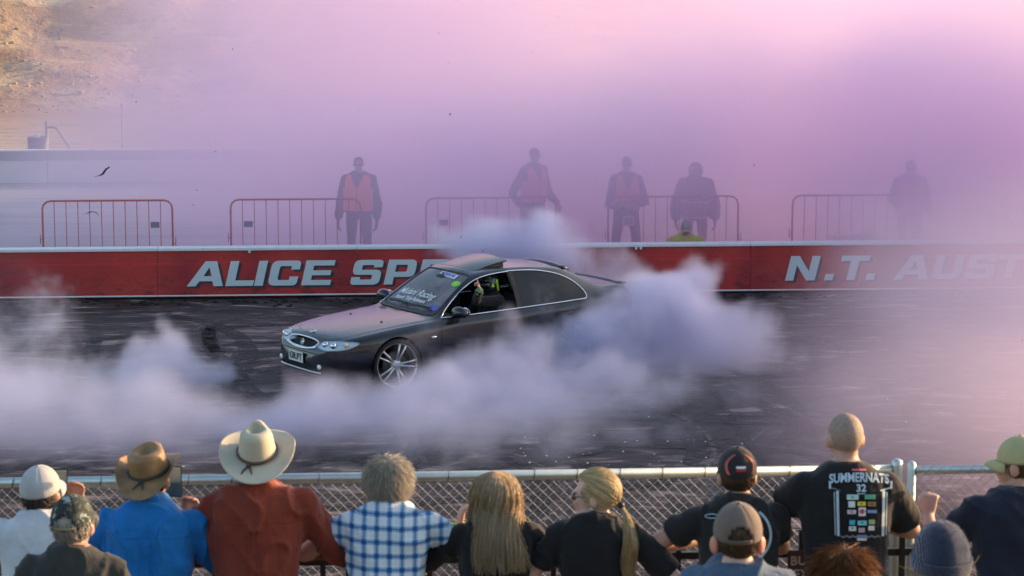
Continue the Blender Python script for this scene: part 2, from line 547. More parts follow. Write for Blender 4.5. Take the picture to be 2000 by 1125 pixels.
for i in range(-5, 6):
    x0, x1 = i * PL + .003 + .7, (i + 1) * PL - .003 + .7
    MB().box(((x0 + x1) / 2, .17, WH - .012), (x1 - x0, .30, .044)).build('capping', M['white_paint'], wall, bevel=.006)
    MB().box(((x0 + x1) / 2, .004, .058), (x1 - x0, .016, .022)).build('base_line', M['white_paint'], wall)
MB().box((0.7 + PL * .5, .2, WH * .45), (PL * 11, .12, WH * .8)).build('joint_filler', M['letter_shade'], wall)  # added box inside the panels, stops sunlight leaking through the joints
MB().box((0.7 + PL * .5, .19, .016), (PL * 11, .26, .032)).build('base_gap_strip', M['rubber'], wall)  # black strip set in the gap under the panels
for px in (487, 1243, 1252):
    p = on_line(px, 484, O_W); x = (p - O_W).dot(WD)
    MB().box((x, .034, WH - .045), (.038, .03, .06)).build('bracket', M['white_paint'], wall, bevel=.004)
# lettering
def rnd_poly(pts):
    out = []; n = len(pts)
    for i, p in enumerate(pts):
        if len(p) < 3: out.append((p[0], p[1])); continue
        r = p[2]; c_ = Vector(p[:2]); a = (Vector(pts[i - 1][:2]) - c_); b = (Vector(pts[(i + 1) % n][:2]) - c_)
        r = min(r, a.length * .49, b.length * .49)
        a = c_ + a.normalized() * r; b = c_ + b.normalized() * r
        for k in range(6):
            q = k / 5
            z = a * (1 - q) ** 2 + c_ * 2 * q * (1 - q) + b * q * q
            out.append((z.x, z.y))
    return out
GL = {
 'L': [[(0, 0), (.95, 0), (.95, .22), (.30, .22), (.30, 1), (0, 1)]],
 'I': [[(0, 0), (.30, 0), (.30, 1), (0, 1)]],
 'A': [[(-.04, 0), (.26, 0), (.36, .2), (.80, .2), (.88, 0), (1.2, 0), (.82, 1), (.42, 1)], [(.46, .40), (.74, .40), (.60, .76)]],
 'C': [[(0, 0, .24), (1, 0, .16), (1, .36), (.70, .36), (.70, .22), (.30, .22, .08), (.30, .78, .08), (.70, .78), (.70, .64), (1, .64), (1, 1, .16), (0, 1, .24)]],
 'E': [[(0, 0), (1, 0), (1, .21), (.30, .21), (.30, .40), (.93, .40), (.93, .60), (.30, .60), (.30, .79), (1, .79), (1, 1), (0, 1)]],
 'S': [[(0, 0, .14), (1, 0, .22), (1, .60, .2), (.30, .60, .05), (.30, .79, .05), (.70, .79), (.70, .70), (1, .70), (1, 1, .2), (0, 1, .22), (0, .40, .2), (.70, .40, .05), (.70, .21, .05), (.30, .21), (.30, .31), (0, .31)]],
 'P': [[(0, 0), (.30, 0), (.30, .30), (1, .30, .22), (1, 1, .22), (0, 1)], [(.30, .51), (.70, .51, .07), (.70, .79, .07), (.30, .79)]],
 'R': [[(0, 0), (.30, 0), (.30, .32), (.52, .32), (.72, 0), (1.04, 0), (.82, .36), (1, .46, .1), (1, 1, .22), (0, 1)], [(.30, .53), (.70, .53, .07), (.70, .79, .07), (.30, .79)]],
 'N': [[(0, 0), (.29, 0), (.29, .62), (.74, 0), (1.05, 0), (1.05, 1), (.76, 1), (.76, .38), (.31, 1), (0, 1)]],
 'G': [[(0, 0, .24), (1, 0, .14), (1, .55), (.52, .55), (.52, .37), (.70, .37), (.70, .21), (.30, .21, .08), (.30, .79, .08), (.70, .79), (.70, .70), (1, .70), (1, 1, .18), (0, 1, .24)]],
 'T': [[(.35, 0), (.65, 0), (.65, .78), (1, .78), (1, 1), (0, 1), (0, .78), (.35, .78)]],
 'U': [[(0, 0, .26), (1, 0, .26), (1, 1), (.70, 1), (.70, .22, .1), (.30, .22, .1), (.30, 1), (0, 1)]],
 '.': [[(0, 0), (.30, 0), (.30, .26), (0, .26)]],
}
from mathutils.geometry import tessellate_polygon
ZB = on_line(600, 557, O_W).z; LH = on_line(600, 508.5, O_W).z - ZB
def letter(ch, px, wpx=57):
    p = on_line(px, 557 - .0095 * (px - 600), O_W)
    x0 = (p - O_W).dot(WD)
    sc = wpx / 122.5
    loops = [rnd_poly(l) for l in GL[ch]]
    flat = [q for l in loops for q in l]
    tri = tessellate_polygon([[Vector((a, b, 0)) for a, b in l] for l in loops])
    def mk(dx, dz, y):
        return MB().add([(x0 + a * sc + .235 * b * LH + dx, y, ZB + b * LH + dz) for a, b in flat], tri).fixed()
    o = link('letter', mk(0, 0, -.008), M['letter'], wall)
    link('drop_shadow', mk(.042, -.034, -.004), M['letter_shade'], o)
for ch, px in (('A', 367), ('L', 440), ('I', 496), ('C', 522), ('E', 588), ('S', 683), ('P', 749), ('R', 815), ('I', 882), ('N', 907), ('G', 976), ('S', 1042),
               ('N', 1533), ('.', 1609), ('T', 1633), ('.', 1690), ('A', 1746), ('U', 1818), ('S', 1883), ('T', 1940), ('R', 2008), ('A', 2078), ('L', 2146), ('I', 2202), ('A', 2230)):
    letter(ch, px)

# ------------------------------------------------------------------ red crowd barriers behind the wall
M['barrier'] = simple('barrier_red', (.48, .10, .06), .5, var=.2, scale=10)
M['plate'] = simple('grey_plate', (.16, .16, .20), .6, var=.2)
O_B = O_W - WN * 2.3
O_B.z = 0
BTOP = on_line(600, 389, O_B).z
def barrier(pl, plate, label, wpx=254):
    x0 = (on_line(pl, 388, O_B) - O_B).dot(WD); x1 = (on_line(pl + wpx, 388, O_B) - O_B).dot(WD)
    L = x1 - x0; Hh = BTOP
    e = empty('crowd_barrier', frame_pt(O_B, x0, 0, 0), WY, label, 'barrier', 'red crowd barriers behind the red wall')
    rc = .14
    fr = [(0, 0, .16), (0, 0, Hh - rc)] + [(rc - rc * math.cos(a), 0, Hh - rc + rc * math.sin(a)) for a in (R(30), R(60), R(90))] + \
         [(L - rc + rc * math.sin(a), 0, Hh - rc + rc * math.cos(a)) for a in (0, R(30), R(60), R(90))] + [(L, 0, .16)]
    MB().tube(fr, .017, 8).build('frame', M['barrier'], e, True)
    MB().tube([(0, 0, .17), (L, 0, .17)], .015, 8).build('bottom_rail', M['barrier'], e, True)
    bar = MB().tube([(0, 0, .17), (0, 0, Hh)], .008, 6).fixed('bar')
    nb = 11
    for i in range(1, nb):
        o = link('bar', bar, M['barrier'], e); o.location = (L * i / nb, 0, 0)
    for x in (.3, L - .3):
        MB().tube([(x, -.26, .02), (x, -.22, .05), (x, 0, .17), (x, .22, .05), (x, .26, .02)], .014, 6).build('foot', M['barrier'], e, True)
    MB().tube([(-.045, 0, .62), (-.045, 0, .78)], .008, 6).tube([(-.045, 0, .70), (0, 0, .70)], .008, 6).build('hook', M['barrier'], e, True)
    MB().tube([(L + .05, 0, .55), (L + .05, 0, .72)], .008, 6).tube([(L + .05, 0, .60), (L, 0, .60)], .008, 6).build('hook', M['barrier'], e, True)
    if plate is not None:
        MB().box((L * plate, -.012, Hh * .69), (L / nb * .75, .006, .10)).build('plate', M['plate'], e)
    return e
barrier(82, .865, 'leftmost red crowd barrier, behind the wall left of the wall lettering')
barrier(450, .135, 'red crowd barrier behind the wall, next to the man with gloved hands hanging')
b3 = barrier(832, .135, 'red crowd barrier behind the car roof, in front of the striding marshal')
barrier(1188, None, 'red crowd barrier in front of the marshal with folded arms')
barrier(1548, None, 'faint red crowd barrier farthest right, above the short wall text')

# ------------------------------------------------------------------ far strip wall, drum, hose post, poles
O_F = gnd(0, 358)
O_F = Vector((O_F.x, O_F.y, 0))
FH = on_line(100, 294, O_F).z
M['far_wall'] = simple('far_wall_white', (.60, .60, .58), .8, var=.12, scale=1.5)
M['far_band'] = simple('far_wall_grey', (.26, .28, .31), .8, var=.15, scale=1.5)
fw = empty('far_wall', O_F, WY, 'pale concrete strip wall with grey top band far behind the barriers', 'wall')
for i in range(-6, 16):
    x0 = i * 4.0 - 2.9
    MB().box((x0 + 2, .12, FH * .5 - .01), (3.985, .24, FH - .02)).build('panel', M['far_wall'], fw, bevel=.01)
    MB().box((x0 + 2, -.012, FH * .84), (3.985, .024, FH * .28)).build('band', M['far_band'], fw)
    MB().box((x0 + 2, .11, FH), (3.985, .28, .03)).build('capping', M['far_wall'], fw)
M['drum'] = simple('drum_blue_grey', (.10, .10, .15), .6, var=.25, scale=6)
M['pole'] = simple('pole_steel', (.16, .18, .20), .5, .5, var=.15)
O_D = O_F - WN * 1.6
d0 = on_line(74, 285, O_D)
dr = empty('steel_drum', (d0.x, d0.y, 0), 0, 'dark drum standing behind the far pale wall beside the hose post', 'drum')
dt = on_line(74, 267, O_D).z
rr = .24
prof = [(rr, 0), (rr + .012, .03), (rr, .06), (rr, dt * .33), (rr + .015, dt * .34), (rr, dt * .35), (rr, dt * .66), (rr + .015, dt * .67), (rr, dt * .68), (rr, dt - .03), (rr + .012, dt - .015), (rr + .004, dt), (rr - .02, dt - .02)]
MB().loft([[(r * math.cos(a * math.pi / 12), r * math.sin(a * math.pi / 12), z) for a in range(24)] for r, z in prof]).build('shell', M['drum'], dr, True)
MB().box((0, -.05, dt + .03), (.12, .10, .10)).build('lid_box', M['white_paint'], dr, bevel=.01)
p0 = on_line(92, 290, O_D); tz = on_line(92, 237, O_D).z
hp = empty('hose_post', (p0.x, p0.y, 0), 0, 'steel post with a drooping hose behind the far pale wall', 'post')
MB().tube([(0, 0, 0), (0, 0, tz)], .035, 10).build('post', M['pole'], hp, True)
px2m = 1 / (FPX / O_D.y)
hz = [on_line(*q, O_D) - Vector((p0.x, p0.y, 0)) for q in ((92, 249), (106, 249), (113, 254), (125, 272), (136, 288), (141, 300))]
MB().tube(smoothpath(hz, 20), .028, 8).build('hose', M['pole'], hp, True)
for px, yt, lab, r in ((240, 206, 'thin grey pole rising behind the end of the far pale wall', .03), (1080, 226, 'thin grey pole barely visible through the purple smoke above the striding marshal', .03)):
    q = on_line(px, 290, O_D); z = on_line(px, yt, O_D).z
    po = empty('steel_pole', (q.x, q.y, 0), 0, lab, 'pole', 'thin poles behind the far wall')
    MB().tube([(0, 0, 0), (0, 0, z)], r, 10).build('shaft', M['pole'], po, True)
    MB().tube([(0, 0, z), (0, 0, z + .04)], r * 1.3, 10).build('cap', M['pole'], po, True)
# dry tufts on the plain
M['tuft'] = simple('dry_tuft', (.38, .27, .14), .9, var=.4, scale=.5)
def hill_z(X, Y):
    q = max(0, Y - 80 - 3 * mn.noise(Vector((X * .06, 1, 0))))
    z = 11 * (1 - math.exp(-(q / 26) ** 1.3))
    return z + min(1, q / 4) * (.9 * mn.noise(Vector((X * .12, Y * .12, 0))) + .35 * mn.noise(Vector((X * .5, Y * .5, 2))) + .12 * mn.noise(Vector((X * 1.7, Y * 1.7, 5)))) - .03
nx, ny = 170, 90
vs = [(-60 + 110 * i / nx, 76 + 60 * (j / ny) ** 1.5, 0) for j in range(ny + 1) for i in range(nx + 1)]
vs = [(x, y, hill_z(x, y)) for x, y, _ in vs]
tag(MB().add(vs, [(j * (nx + 1) + i, j * (nx + 1) + i + 1, (j + 1) * (nx + 1) + i + 1, (j + 1) * (nx + 1) + i) for j in range(ny) for i in range(nx)]).build('hillside', None, smooth=True), kind='structure')
t = NT('hill_dirt')
v = t.coord()
n1 = t.noise(v, .35, 6, .65); n2 = t.noise(v, 1.4, 6, .7); n3 = t.noise(t.mapping((.2, .6, .9)), 1.0, 5, .6)
c = t.mix(t.ramp(n1, [(.40, (0, 0, 0)), (.60, (1, 1, 1))]), (.36, .22, .13), (.50, .36, .22))
c = t.mix(t.ramp(n2, [(.50, (0, 0, 0)), (.66, (1, 1, 1))]), c, (.17, .12, .10))
c = t.mix(t.ramp(n3, [(.56, (0, 0, 0)), (.70, (1, 1, 1))]), c, (.62, .48, .30))
bpy.data.objects['hillside'].data.materials.append(t.bsdf(c, .95, 0, t.bump(n2, .8, .3)))
mb = MB()
for k in range(700):
    Y = 78 + 26 * rnd.random(); X = rnd.uniform(-.25, .02) * Y
    s_ = rnd.uniform(.03, .11)
    mb.ell((X, Y, hill_z(X, Y)), (s_ * rnd.uniform(.8, 1.5), s_, s_ * .7), nu=6, nv=4)
tag(mb.build('dry_tufts', M['tuft'], fix=False), 'dry tufts and stones dotted over the sunlit dirt slope', 'dry grass', kind='stuff')

# ------------------------------------------------------------------ chain-link fence and gate by the spectators
O_C = Vector((at(1000, 926, 12.0).x, 12.0, BZ))
FT = on_line(1000, 928, O_C).z - BZ            # rail centre height
xl = (on_line(-500, 940, O_C) - O_C).dot(WD); xp = (on_line(1752, 915, O_C) - O_C).dot(WD); xr = (on_line(2600, 905, O_C) - O_C).dot(WD)
cf = empty('chain_link_fence', O_C, WY, 'galvanised chain-link fence with round top rail in front of the spectators', 'fence')
MB().tube([(xl, 0, FT), (xp - .03, 0, FT)], .0245, 14).build('top_rail', M['galv'], cf, True)
ties = MB()
x = xp - .12
while x > xl:
    ties.tube([(x, .0265 * math.cos(a * .5236), FT + .0265 * math.sin(a * .5236)) if False else (x + .004 * math.sin(a * .5236), .0262 * math.cos(a * .5236), FT + .0262 * math.sin(a * .5236)) for a in range(12)], .0018, 4, close=True)
    x -= .2145
tag(ties.build('tie_wires', M['black_metal'], cf, True), kind='stuff')
def mesh_net(x0, x1, z0, z1, y, pitch=.0525, r=.00135):
    mb = MB(); k = x0 - (z1 - z0)
    while k < x1:
        for s in (1, -1):
            a = [k, z0, k + (z1 - z0), z1] if s > 0 else [k, z1, k + (z1 - z0), z0]
            if a[0] < x0: f = (x0 - a[0]) / (a[2] - a[0]); a[1] += (a[3] - a[1]) * f; a[0] = x0
            if a[2] > x1: f = (a[2] - x1) / (a[2] - a[0]); a[3] -= (a[3] - a[1]) * f; a[2] = x1
            if a[2] - a[0] > .01:
                mb.tube([(a[0], y + s * .0018, a[1]), (a[2], y + s * .0018, a[3])], r, 4, cap=False)
        k += pitch
    return mb
tag(mesh_net(xl, xp - .04, .06, FT - .02, .0).build('wire_mesh', simple('mesh_wire', (.40, .39, .34), .5, .6, var=.15), cf, True), kind='stuff')
for x in (xp, xl):
    MB().tube([(x, 0, 0), (x, 0, FT + .02), (x, 0, FT + .045), (x, 0, FT + .055)], [.029, .029, .026, .010], 14).build('post', M['galv'], cf, True)
for px in (1452, 512, -330):
    x = (on_line(px, 930, O_C) - O_C).dot(WD)
    if x > xl: MB().tube([(x, .045, 0), (x, .045, FT + .0)], .022, 12).build('line_post', M['galv'], cf, True)
MB().tube([(xl, 0, .05), (xp, 0, .05)], .004, 6).build('bottom_wire', M['wire'], cf, True)
gt = empty('mesh_gate', frame_pt(O_C, xp + .075, 0, 0), WY, 'galvanised tube gate of chain-link mesh beside the navy-shirted man', 'gate')
gl = xr - xp - .1
MB().tube([(0, 0, .08), (0, 0, FT + .03), (0, 0, FT + .042)], [.021, .021, .010], 12).build('stile', M['galv'], gt, True)
MB().tube([(gl, 0, .08), (gl, 0, FT + .03)], .024, 12).build('stile', M['galv'], gt, True)
MB().tube([(.02, 0, FT - .005), (gl, 0, FT - .005)], .022, 14).build('top_rail', M['galv'], gt, True)
MB().tube([(.02, 0, .09), (gl, 0, .09)], .022, 12).build('bottom_rail', M['galv'], gt, True)
tag(mesh_net(.0, gl, .06, FT + .022, -.026, r=.0011).build('wire_mesh', simple('gate_wire', (.22, .20, .22), .5, .5), gt, True), kind='stuff')
for z in (.3, FT - .15):
    MB().tube([(-.075, 0, z), (0, 0, z)], .012, 8).build('hinge', M['galv'], gt, True)

# black steel crowd rail the spectators lean on
O_R = O_C + WN * .52
RT = on_line(1000, 1040, O_R).z - BZ
R2 = on_line(1000, 1090, O_R).z - BZ
rl = empty('black_crowd_rail', O_R, WY, 'black steel picket railing the spectators lean on, before the wire fence', 'railing')
a, b = (on_line(-500, 1040, O_R) - O_R).dot(WD), (on_line(2600, 1040, O_R) - O_R).dot(WD)
for z in (R2, R2 - .62):
    MB().box(((a + b) / 2, 0, z), (b - a, .035, .034)).build('rail', M['black_metal'], rl, bevel=.003)
for px in (-210, -60, 190, 430, 630, 680, 838, 1080, 1323, 1563, 1759, 1990, 2230, 2450):
    x = (on_line(px, 1040, O_R) - O_R).dot(WD)
    MB().box((x, -.032, RT / 2), (.026, .026, RT)).build('picket', M['black_metal'], rl, bevel=.003)
# brown notice hung on the railing
M['sign'] = simple('sign_brown', (.055, .028, .022), .6, var=.15, scale=12)
M['sign_text'] = simple('sign_text', (.42, .36, .34), .7, var=.1)
x0 = (on_line(1535, 1070, O_R) - O_R).dot(WD); x1 = (on_line(1680, 1070, O_R) - O_R).dot(WD)
z1 = on_line(1535, 1070, O_R).z - BZ
sg = empty('notice_board', frame_pt(O_R, (x0 + x1) / 2, 0, z1 + BZ - O_R.z), WY, 'brown notice with pale capitals hung on the black railing beside the shaven-headed man', 'sign')
MB().box((0, -.052, -.12), (x1 - x0, .008, .24)).build('board', M['sign'], sg, bevel=.002)
for txt, zz in (('BURN', -.052), ('EXC', -.118)):
    me = text_mesh(txt, .062, .0018, 0, 1.05, 'LEFT')
    o = link('lettering', me, M['sign_text'], sg)
    o.rotation_euler = (R(90), 0, 0); o.location = (-(x1 - x0) / 2 + (.012 if txt == 'BURN' else .028), -.0575, zz)
MB().box((0, -.030, -.004), (.05, .03, .012)).build('clip', M['black_metal'], sg)
# rubber thrown through the air
def shred(name, pts, Y, r, label):
    P = [at(px, py, Y) for px, py in pts]
    c0 = P[0].copy()
    mb = MB()
    sp = smoothpath([p - c0 for p in P], 18)
    mb.tube(sp, [r * (.35 + .65 * math.sin(math.pi * (i + 1) / 19)) for i in range(18)], 6, flat=.5)
    if len(pts) > 3:
        mb.tube([sp[5], sp[5] + Vector((-.10, 0, -.035)), sp[5] + Vector((-.17, 0, -.045))], [.02, .012, .004], 5, flat=.4)
    me = organic(mb, .008, 2)
    displace(me, lambda c_, n_: .006 * mn.noise(Vector(c_) * 40))
    o = link(name, me, M['rubber']); o.location = c0
    return tag(o, label, 'tyre shred', 'shreds of tyre rubber flying')
shred('tyre_shred', [(193, 343), (200, 340), (206, 332), (214, 326)], 40.0, .035, 'ragged black shred of tyre rubber flying above the leftmost barrier')
shred('tyre_shred', [(171, 415), (180, 413.5), (189, 416), (193, 423)], 40.2, .014, 'thin curved black strip of tyre rubber in front of the leftmost barrier')
mb = MB()
for k in range(26):
    p = at(rnd.uniform(0, 2000), rnd.uniform(60, 800), rnd.uniform(27, 38)); s_ = rnd.uniform(.004, .010)
    if p.z < .1: continue
    mb.ell(p, (s_, s_ * .6, s_ * rnd.uniform(.6, 1.5)), nu=5, nv=4)
tag(mb.build('rubber_flecks', M['rubber']), 'tiny black flecks of tyre rubber hanging in the smoky air', 'rubber flecks', kind='stuff')
# ================================================================== THE CAR (x forward, y left, z up; origin under the front axle)
CAR = empty('burnout_car', (-1.97, 32.0, 0), math.pi + .59, 'dusty dark sedan doing a burnout in white tyre smoke before the red wall', 'car')
t = NT('car_paint')
v = t.coord()
geo = t.n('ShaderNodeNewGeometry')
nz_ = t.sep(geo.outputs['Normal'])[2]
dust = t.math('MULTIPLY', t.math('SUBTRACT', nz_, .35, clamp=True), t.ramp(t.noise(t.mapping((1.2, 2.0, 2)), 1.4, 5, .62), [(.38, (.01, .01, .01)), (.70, (.13, .13, .13))]))
dust = t.math('ADD', dust, t.math('MULTIPLY', t.ramp(t.noise(v, 3, 5, .7), [(.45, (0, 0, 0)), (.8, (1, 1, 1))]), .05), clamp=True)
c = t.mix(dust, (.006, .008, .011), (.26, .20, .19))
M['paint'] = t.bsdf(c, t.math('ADD', .16, t.math('MULTIPLY', dust, .45)), .0, None, Coat_Weight=.7, Coat_Roughness=.06, Specular_IOR_Level=.35)
def glass_mat(name, tint, rough=.02, dusty=.12, dcol=(.42, .36, .36)):
    t = NT(name)
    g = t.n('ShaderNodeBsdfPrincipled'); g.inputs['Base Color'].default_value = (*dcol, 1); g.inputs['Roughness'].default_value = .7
    gl = t.n('ShaderNodeBsdfGlossy'); gl.inputs['Roughness'].default_value = rough
    tr = t.n('ShaderNodeBsdfTransparent'); tr.inputs[0].default_value = (*tint, 1)
    fr = t.n('ShaderNodeLayerWeight'); fr.inputs[0].default_value = .5
    m1 = t.n('ShaderNodeMixShader'); t.l(t.math('ADD', t.math('MULTIPLY', t.math('POWER', fr.outputs['Facing'], 4.0), .8), .045), m1.inputs[0]); t.l(tr.outputs[0], m1.inputs[1]); t.l(gl.outputs[0], m1.inputs[2])
    m2 = t.n('ShaderNodeMixShader')
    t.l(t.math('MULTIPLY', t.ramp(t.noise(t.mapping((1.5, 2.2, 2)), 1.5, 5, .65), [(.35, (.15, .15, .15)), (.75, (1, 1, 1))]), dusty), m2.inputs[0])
    t.l(m1.outputs[0], m2.inputs[1]); t.l(g.outputs[0], m2.inputs[2]); t.l(m2.outputs[0], t.out.inputs['Surface'])
    return t.m
M['screen_glass'] = glass_mat('windscreen_glass', (.78, .84, .84), dusty=.55, dcol=(.44, .35, .38))  # pinkish layer, beyond real dust, paints in the smoke's reflection
M['side_glass'] = glass_mat('tinted_glass', (.12, .12, .13), dusty=.03)
M['lamp_glass'] = glass_mat('lamp_glass', (.90, .94, .96), dusty=.05)
M['lamp_bowl'] = simple('lamp_reflector', (.88, .92, .94), .3, .15, var=.12, scale=22)
M['lamp_amber'] = simple('amber_lens', (.75, .60, .45), .25, var=.1)
M['interior'] = simple('car_trim', (.022, .021, .023), .8, var=.3)
M['rim'] = simple('alloy_rim', (.66, .66, .68), .28, .7, var=.1, scale=14)
M['brake'] = simple('brake_disc', (.10, .095, .09), .5, .7, var=.2)
M['grille'] = simple('grille_mesh', (.015, .015, .016), .5, var=.3)
M['plate_white'] = simple('plate_white', (.70, .72, .66), .5, var=.05)
M['ink'] = simple('plate_ink', (.01, .01, .012), .5, var=.05)
M['decal'] = simple('white_decal', (.78, .78, .78), .6, var=.05)
M['neon'] = simple('neon_green', (.42, .80, .02), .6, var=.1)
M['decal_green'] = simple('green_sticker', (.25, .62, .10), .5, var=.1)
M['decal_blue'] = simple('blue_sticker', (.10, .11, .42), .5, var=.3, scale=30)

def pchip(tab):
    xs = np.array([a[0] for a in tab][::-1] if tab[0][0] > tab[-1][0] else [a[0] for a in tab], float)
    ys = np.array([a[1] for a in tab][::-1] if tab[0][0] > tab[-1][0] else [a[1] for a in tab], float)
    h = np.diff(xs); d = np.diff(ys) / h
    m = np.zeros(len(xs)); m[0] = d[0]; m[-1] = d[-1]
    for i in range(1, len(xs) - 1):
        if d[i - 1] * d[i] > 0:
            w1 = 2 * h[i] + h[i - 1]; w2 = h[i] + 2 * h[i - 1]
            m[i] = (w1 + w2) / (w1 / d[i - 1] + w2 / d[i])
    def f(x):
        i = int(np.clip(np.searchsorted(xs, x) - 1, 0, len(xs) - 2)); q = (x - xs[i]) / h[i]
        return float((2 * q**3 - 3 * q**2 + 1) * ys[i] + (q**3 - 2 * q**2 + q) * h[i] * m[i] + (-2 * q**3 + 3 * q**2) * ys[i + 1] + (q**3 - q**2) * h[i] * m[i + 1])
    return f
f_zt = pchip([(.985, .44), (.96, .52), (.92, .592), (.86, .657), (.79, .708), (.6, .757), (.3, .802), (0, .838), (-.4, .878), (-.60, .896), (-.66, .912), (-.8, 1.005), (-1.0, 1.148), (-1.2, 1.282), (-1.33, 1.360), (-1.42, 1.400), (-1.6, 1.428), (-1.9, 1.444), (-2.2, 1.440), (-2.5, 1.418), (-2.74, 1.385), (-2.88, 1.345), (-3.0, 1.29), (-3.2, 1.19), (-3.38, 1.105), (-3.48, 1.078), (-3.6, 1.072), (-3.82, 1.066), (-3.90, 1.03), (-3.95, .90), (-3.98, .62)])
f_zb = pchip([(.985, .36), (.96, .27), (.9, .215), (.7, .19), (0, .19), (-2.8, .19), (-3.5, .23), (-3.9, .33), (-3.98, .42)])
f_w = pchip([(.985, .30), (.965, .43), (.92, .57), (.85, .67), (.7, .775), (.5, .845), (.2, .89), (-.2, .905), (-.8, .915), (-1.6, .922), (-2.4, .922), (-2.9, .908), (-3.4, .872), (-3.75, .80), (-3.9, .70), (-3.98, .50)])
f_zs = pchip([(.985, .43), (.96, .50), (.92, .565), (.86, .62), (.7, .682), (.4, .735), (0, .785), (-.6, .836), (-1.2, .866), (-2.0, .892), (-2.8, .925), (-3.4, .975), (-3.82, .985), (-3.92, .92), (-3.98, .60)])
f_ws = pchip([(.985, .93), (.5, .90), (0, .885), (-.6, .91), (-1.2, .93), (-2.6, .93), (-3.3, .90), (-3.98, .88)])
f_wt = pchip([(.985, .18), (.86, .38), (.6, .54), (0, .61), (-.5, .66), (-.64, .69), (-.8, .668), (-1.0, .632), (-1.2, .592), (-1.36, .566), (-1.9, .572), (-2.4, .565), (-2.85, .55), (-3.1, .575), (-3.45, .61), (-3.8, .57), (-3.98, .28)])
f_dr = pchip([(.985, .008), (.5, .028), (-.6, .03), (-1.0, .04), (-1.4, .05), (-2.4, .05), (-2.7, .045), (-3.3, .025), (-3.98, .01)])
def section(x, n=40):
    zt, zb, w, zs = f_zt(x), f_zb(x), f_w(x), f_zs(x)
    ws = f_ws(x) * w; wt = min(f_wt(x), ws * .93); zte = max(zt - f_dr(x), zs)
    hgt = zs - zb
    # lower shoulder belt gap keeps a waist crease along the doors
    P = [(0, zb), (w * .55, zb), (w * .88, zb + .01), (w * .975, zb + hgt * .16), (w * .998, zb + hgt * .40), (w, zb + hgt * .60), (w * .992, zb + hgt * .78), (ws + (w - ws) * .72, zb + hgt * .92), (ws, zs),
         (ws + (wt - ws) * .30, zs + (zte - zs) * .36), (ws + (wt - ws) * .66, zs + (zte - zs) * .76), (wt, zte), (wt * .70, zte + (zt - zte) * .52), (wt * .36, zte + (zt - zte) * .88), (0, zt)]
    out = []
    for i in range(n):
        y, z = cr(P, (len(P) - 1) * i / (n - 1))
        out.append((max(y, 0.0) if 0 < i < n - 1 else 0.0, z))
    return out
def car_surface(off=0.0):
    us = [.985 - .02 * i for i in range(10)] + list(np.linspace(.78, -3.78, 92)) + [-3.80, -3.83, -3.86, -3.89, -3.915, -3.935, -3.95, -3.965, -3.975, -3.98]
    rings = []
    for x in us:
        s_ = section(x)
        ring = [(x, y, z) for y, z in s_] + [(x, -y, z) for y, z in s_[-2:0:-1]]
        rings.append(ring)
    return MB().loft(rings).fixed('surf')
SURF = car_surface()
_bm = bmesh.new(); _bm.from_mesh(SURF); CBVH = BVHTree.FromBMesh(_bm); _bm.free()
def s_side(x, z, off=0.0, s=1):
    h = CBVH.ray_cast(Vector((x, 2.0 * s, z)), Vector((0, -s, 0)))
    return h[0] + h[1] * off if h[0] else Vector((x, .9 * s, z))
def s_top(x, y, off=0.0):
    h = CBVH.ray_cast(Vector((x, y, 3)), Vector((0, 0, -1)))
    return h[0] + h[1] * off if h[0] else Vector((x, y, 1))
def s_front(y, z, off=0.0):
    h = CBVH.ray_cast(Vector((2, y, z)), Vector((-1, 0, 0)))
    return h[0] + h[1] * off if h[0] else Vector((.9, y, z))
def solid_shell(t_):
    o = link('tmp', SURF.copy())
    m = o.modifiers.new('s', 'SOLIDIFY'); m.thickness = t_; m.offset = -1
    return evald(o)
def boole(a, b, op):
    oa = link('a', a.copy()); ob = link('b', b)
    m = oa.modifiers.new('b', 'BOOLEAN'); m.operation = op; m.object = ob; m.solver = 'MANIFOLD'
    r = evald(oa)
    bpy.data.objects.remove(ob)
    return r
SHELL = solid_shell(.022); THIN = solid_shell(.006)
def pr_side(poly, s, grow=0.0):               # (x,z) outline through one flank
    return MB().prism([(x, .30 * s, z) for x, z in offset_poly(poly, grow)], (0, .9 * s, 0)).fixed()
def pr_top(poly, z0=.70, grow=0.0, z1=1.6):   # (x,y) outline from above
    return MB().prism([(x, y, z0) for x, y in offset_poly(poly, grow)], (0, 0, z1 - z0)).fixed()
def offset_poly(poly, g):
    if not g: return poly
    n = len(poly); P = [Vector(p) for p in poly]
    area = sum(P[i].x * P[(i + 1) % n].y - P[(i + 1) % n].x * P[i].y for i in range(n))
    sg = 1 if area > 0 else -1
    out = []
    for i in range(n):
        a = (P[i] - P[i - 1]).normalized(); b = (P[(i + 1) % n] - P[i]).normalized()
        na = Vector((a.y, -a.x)) * sg; nb = Vector((b.y, -b.x)) * sg
        m = na + nb; m = m / max(m.length_squared / 2, .3)
        out.append(tuple(P[i] + m * g))
    return out
def sm(pts, n=40):                           # smooth closed outline
    P = list(pts) + [pts[0]]
    q = [pts[-1]] + P + [pts[1]]
    out = []
    m = len(pts)
    for i in range(n):
        tt = 1 + m * i / n
        out.append(tuple(cr(q, tt)))
    return out
bottom = lambda x: .876 + (-.80 - x) * .030
DLO_F = [(-.73, bottom(-.73)), (-.86, .985), (-1.02, 1.105), (-1.20, 1.22), (-1.40, 1.312), (-1.62, 1.355), (-1.875, 1.374), (-1.90, bottom(-1.90))]
DLO_R = [(-1.97, bottom(-1.97)), (-1.955, 1.375), (-2.2, 1.368), (-2.45, 1.338), (-2.70, 1.275), (-2.90, 1.175), (-3.02, 1.06), (-3.05, .99), (-3.03, bottom(-3.03) + .006)]
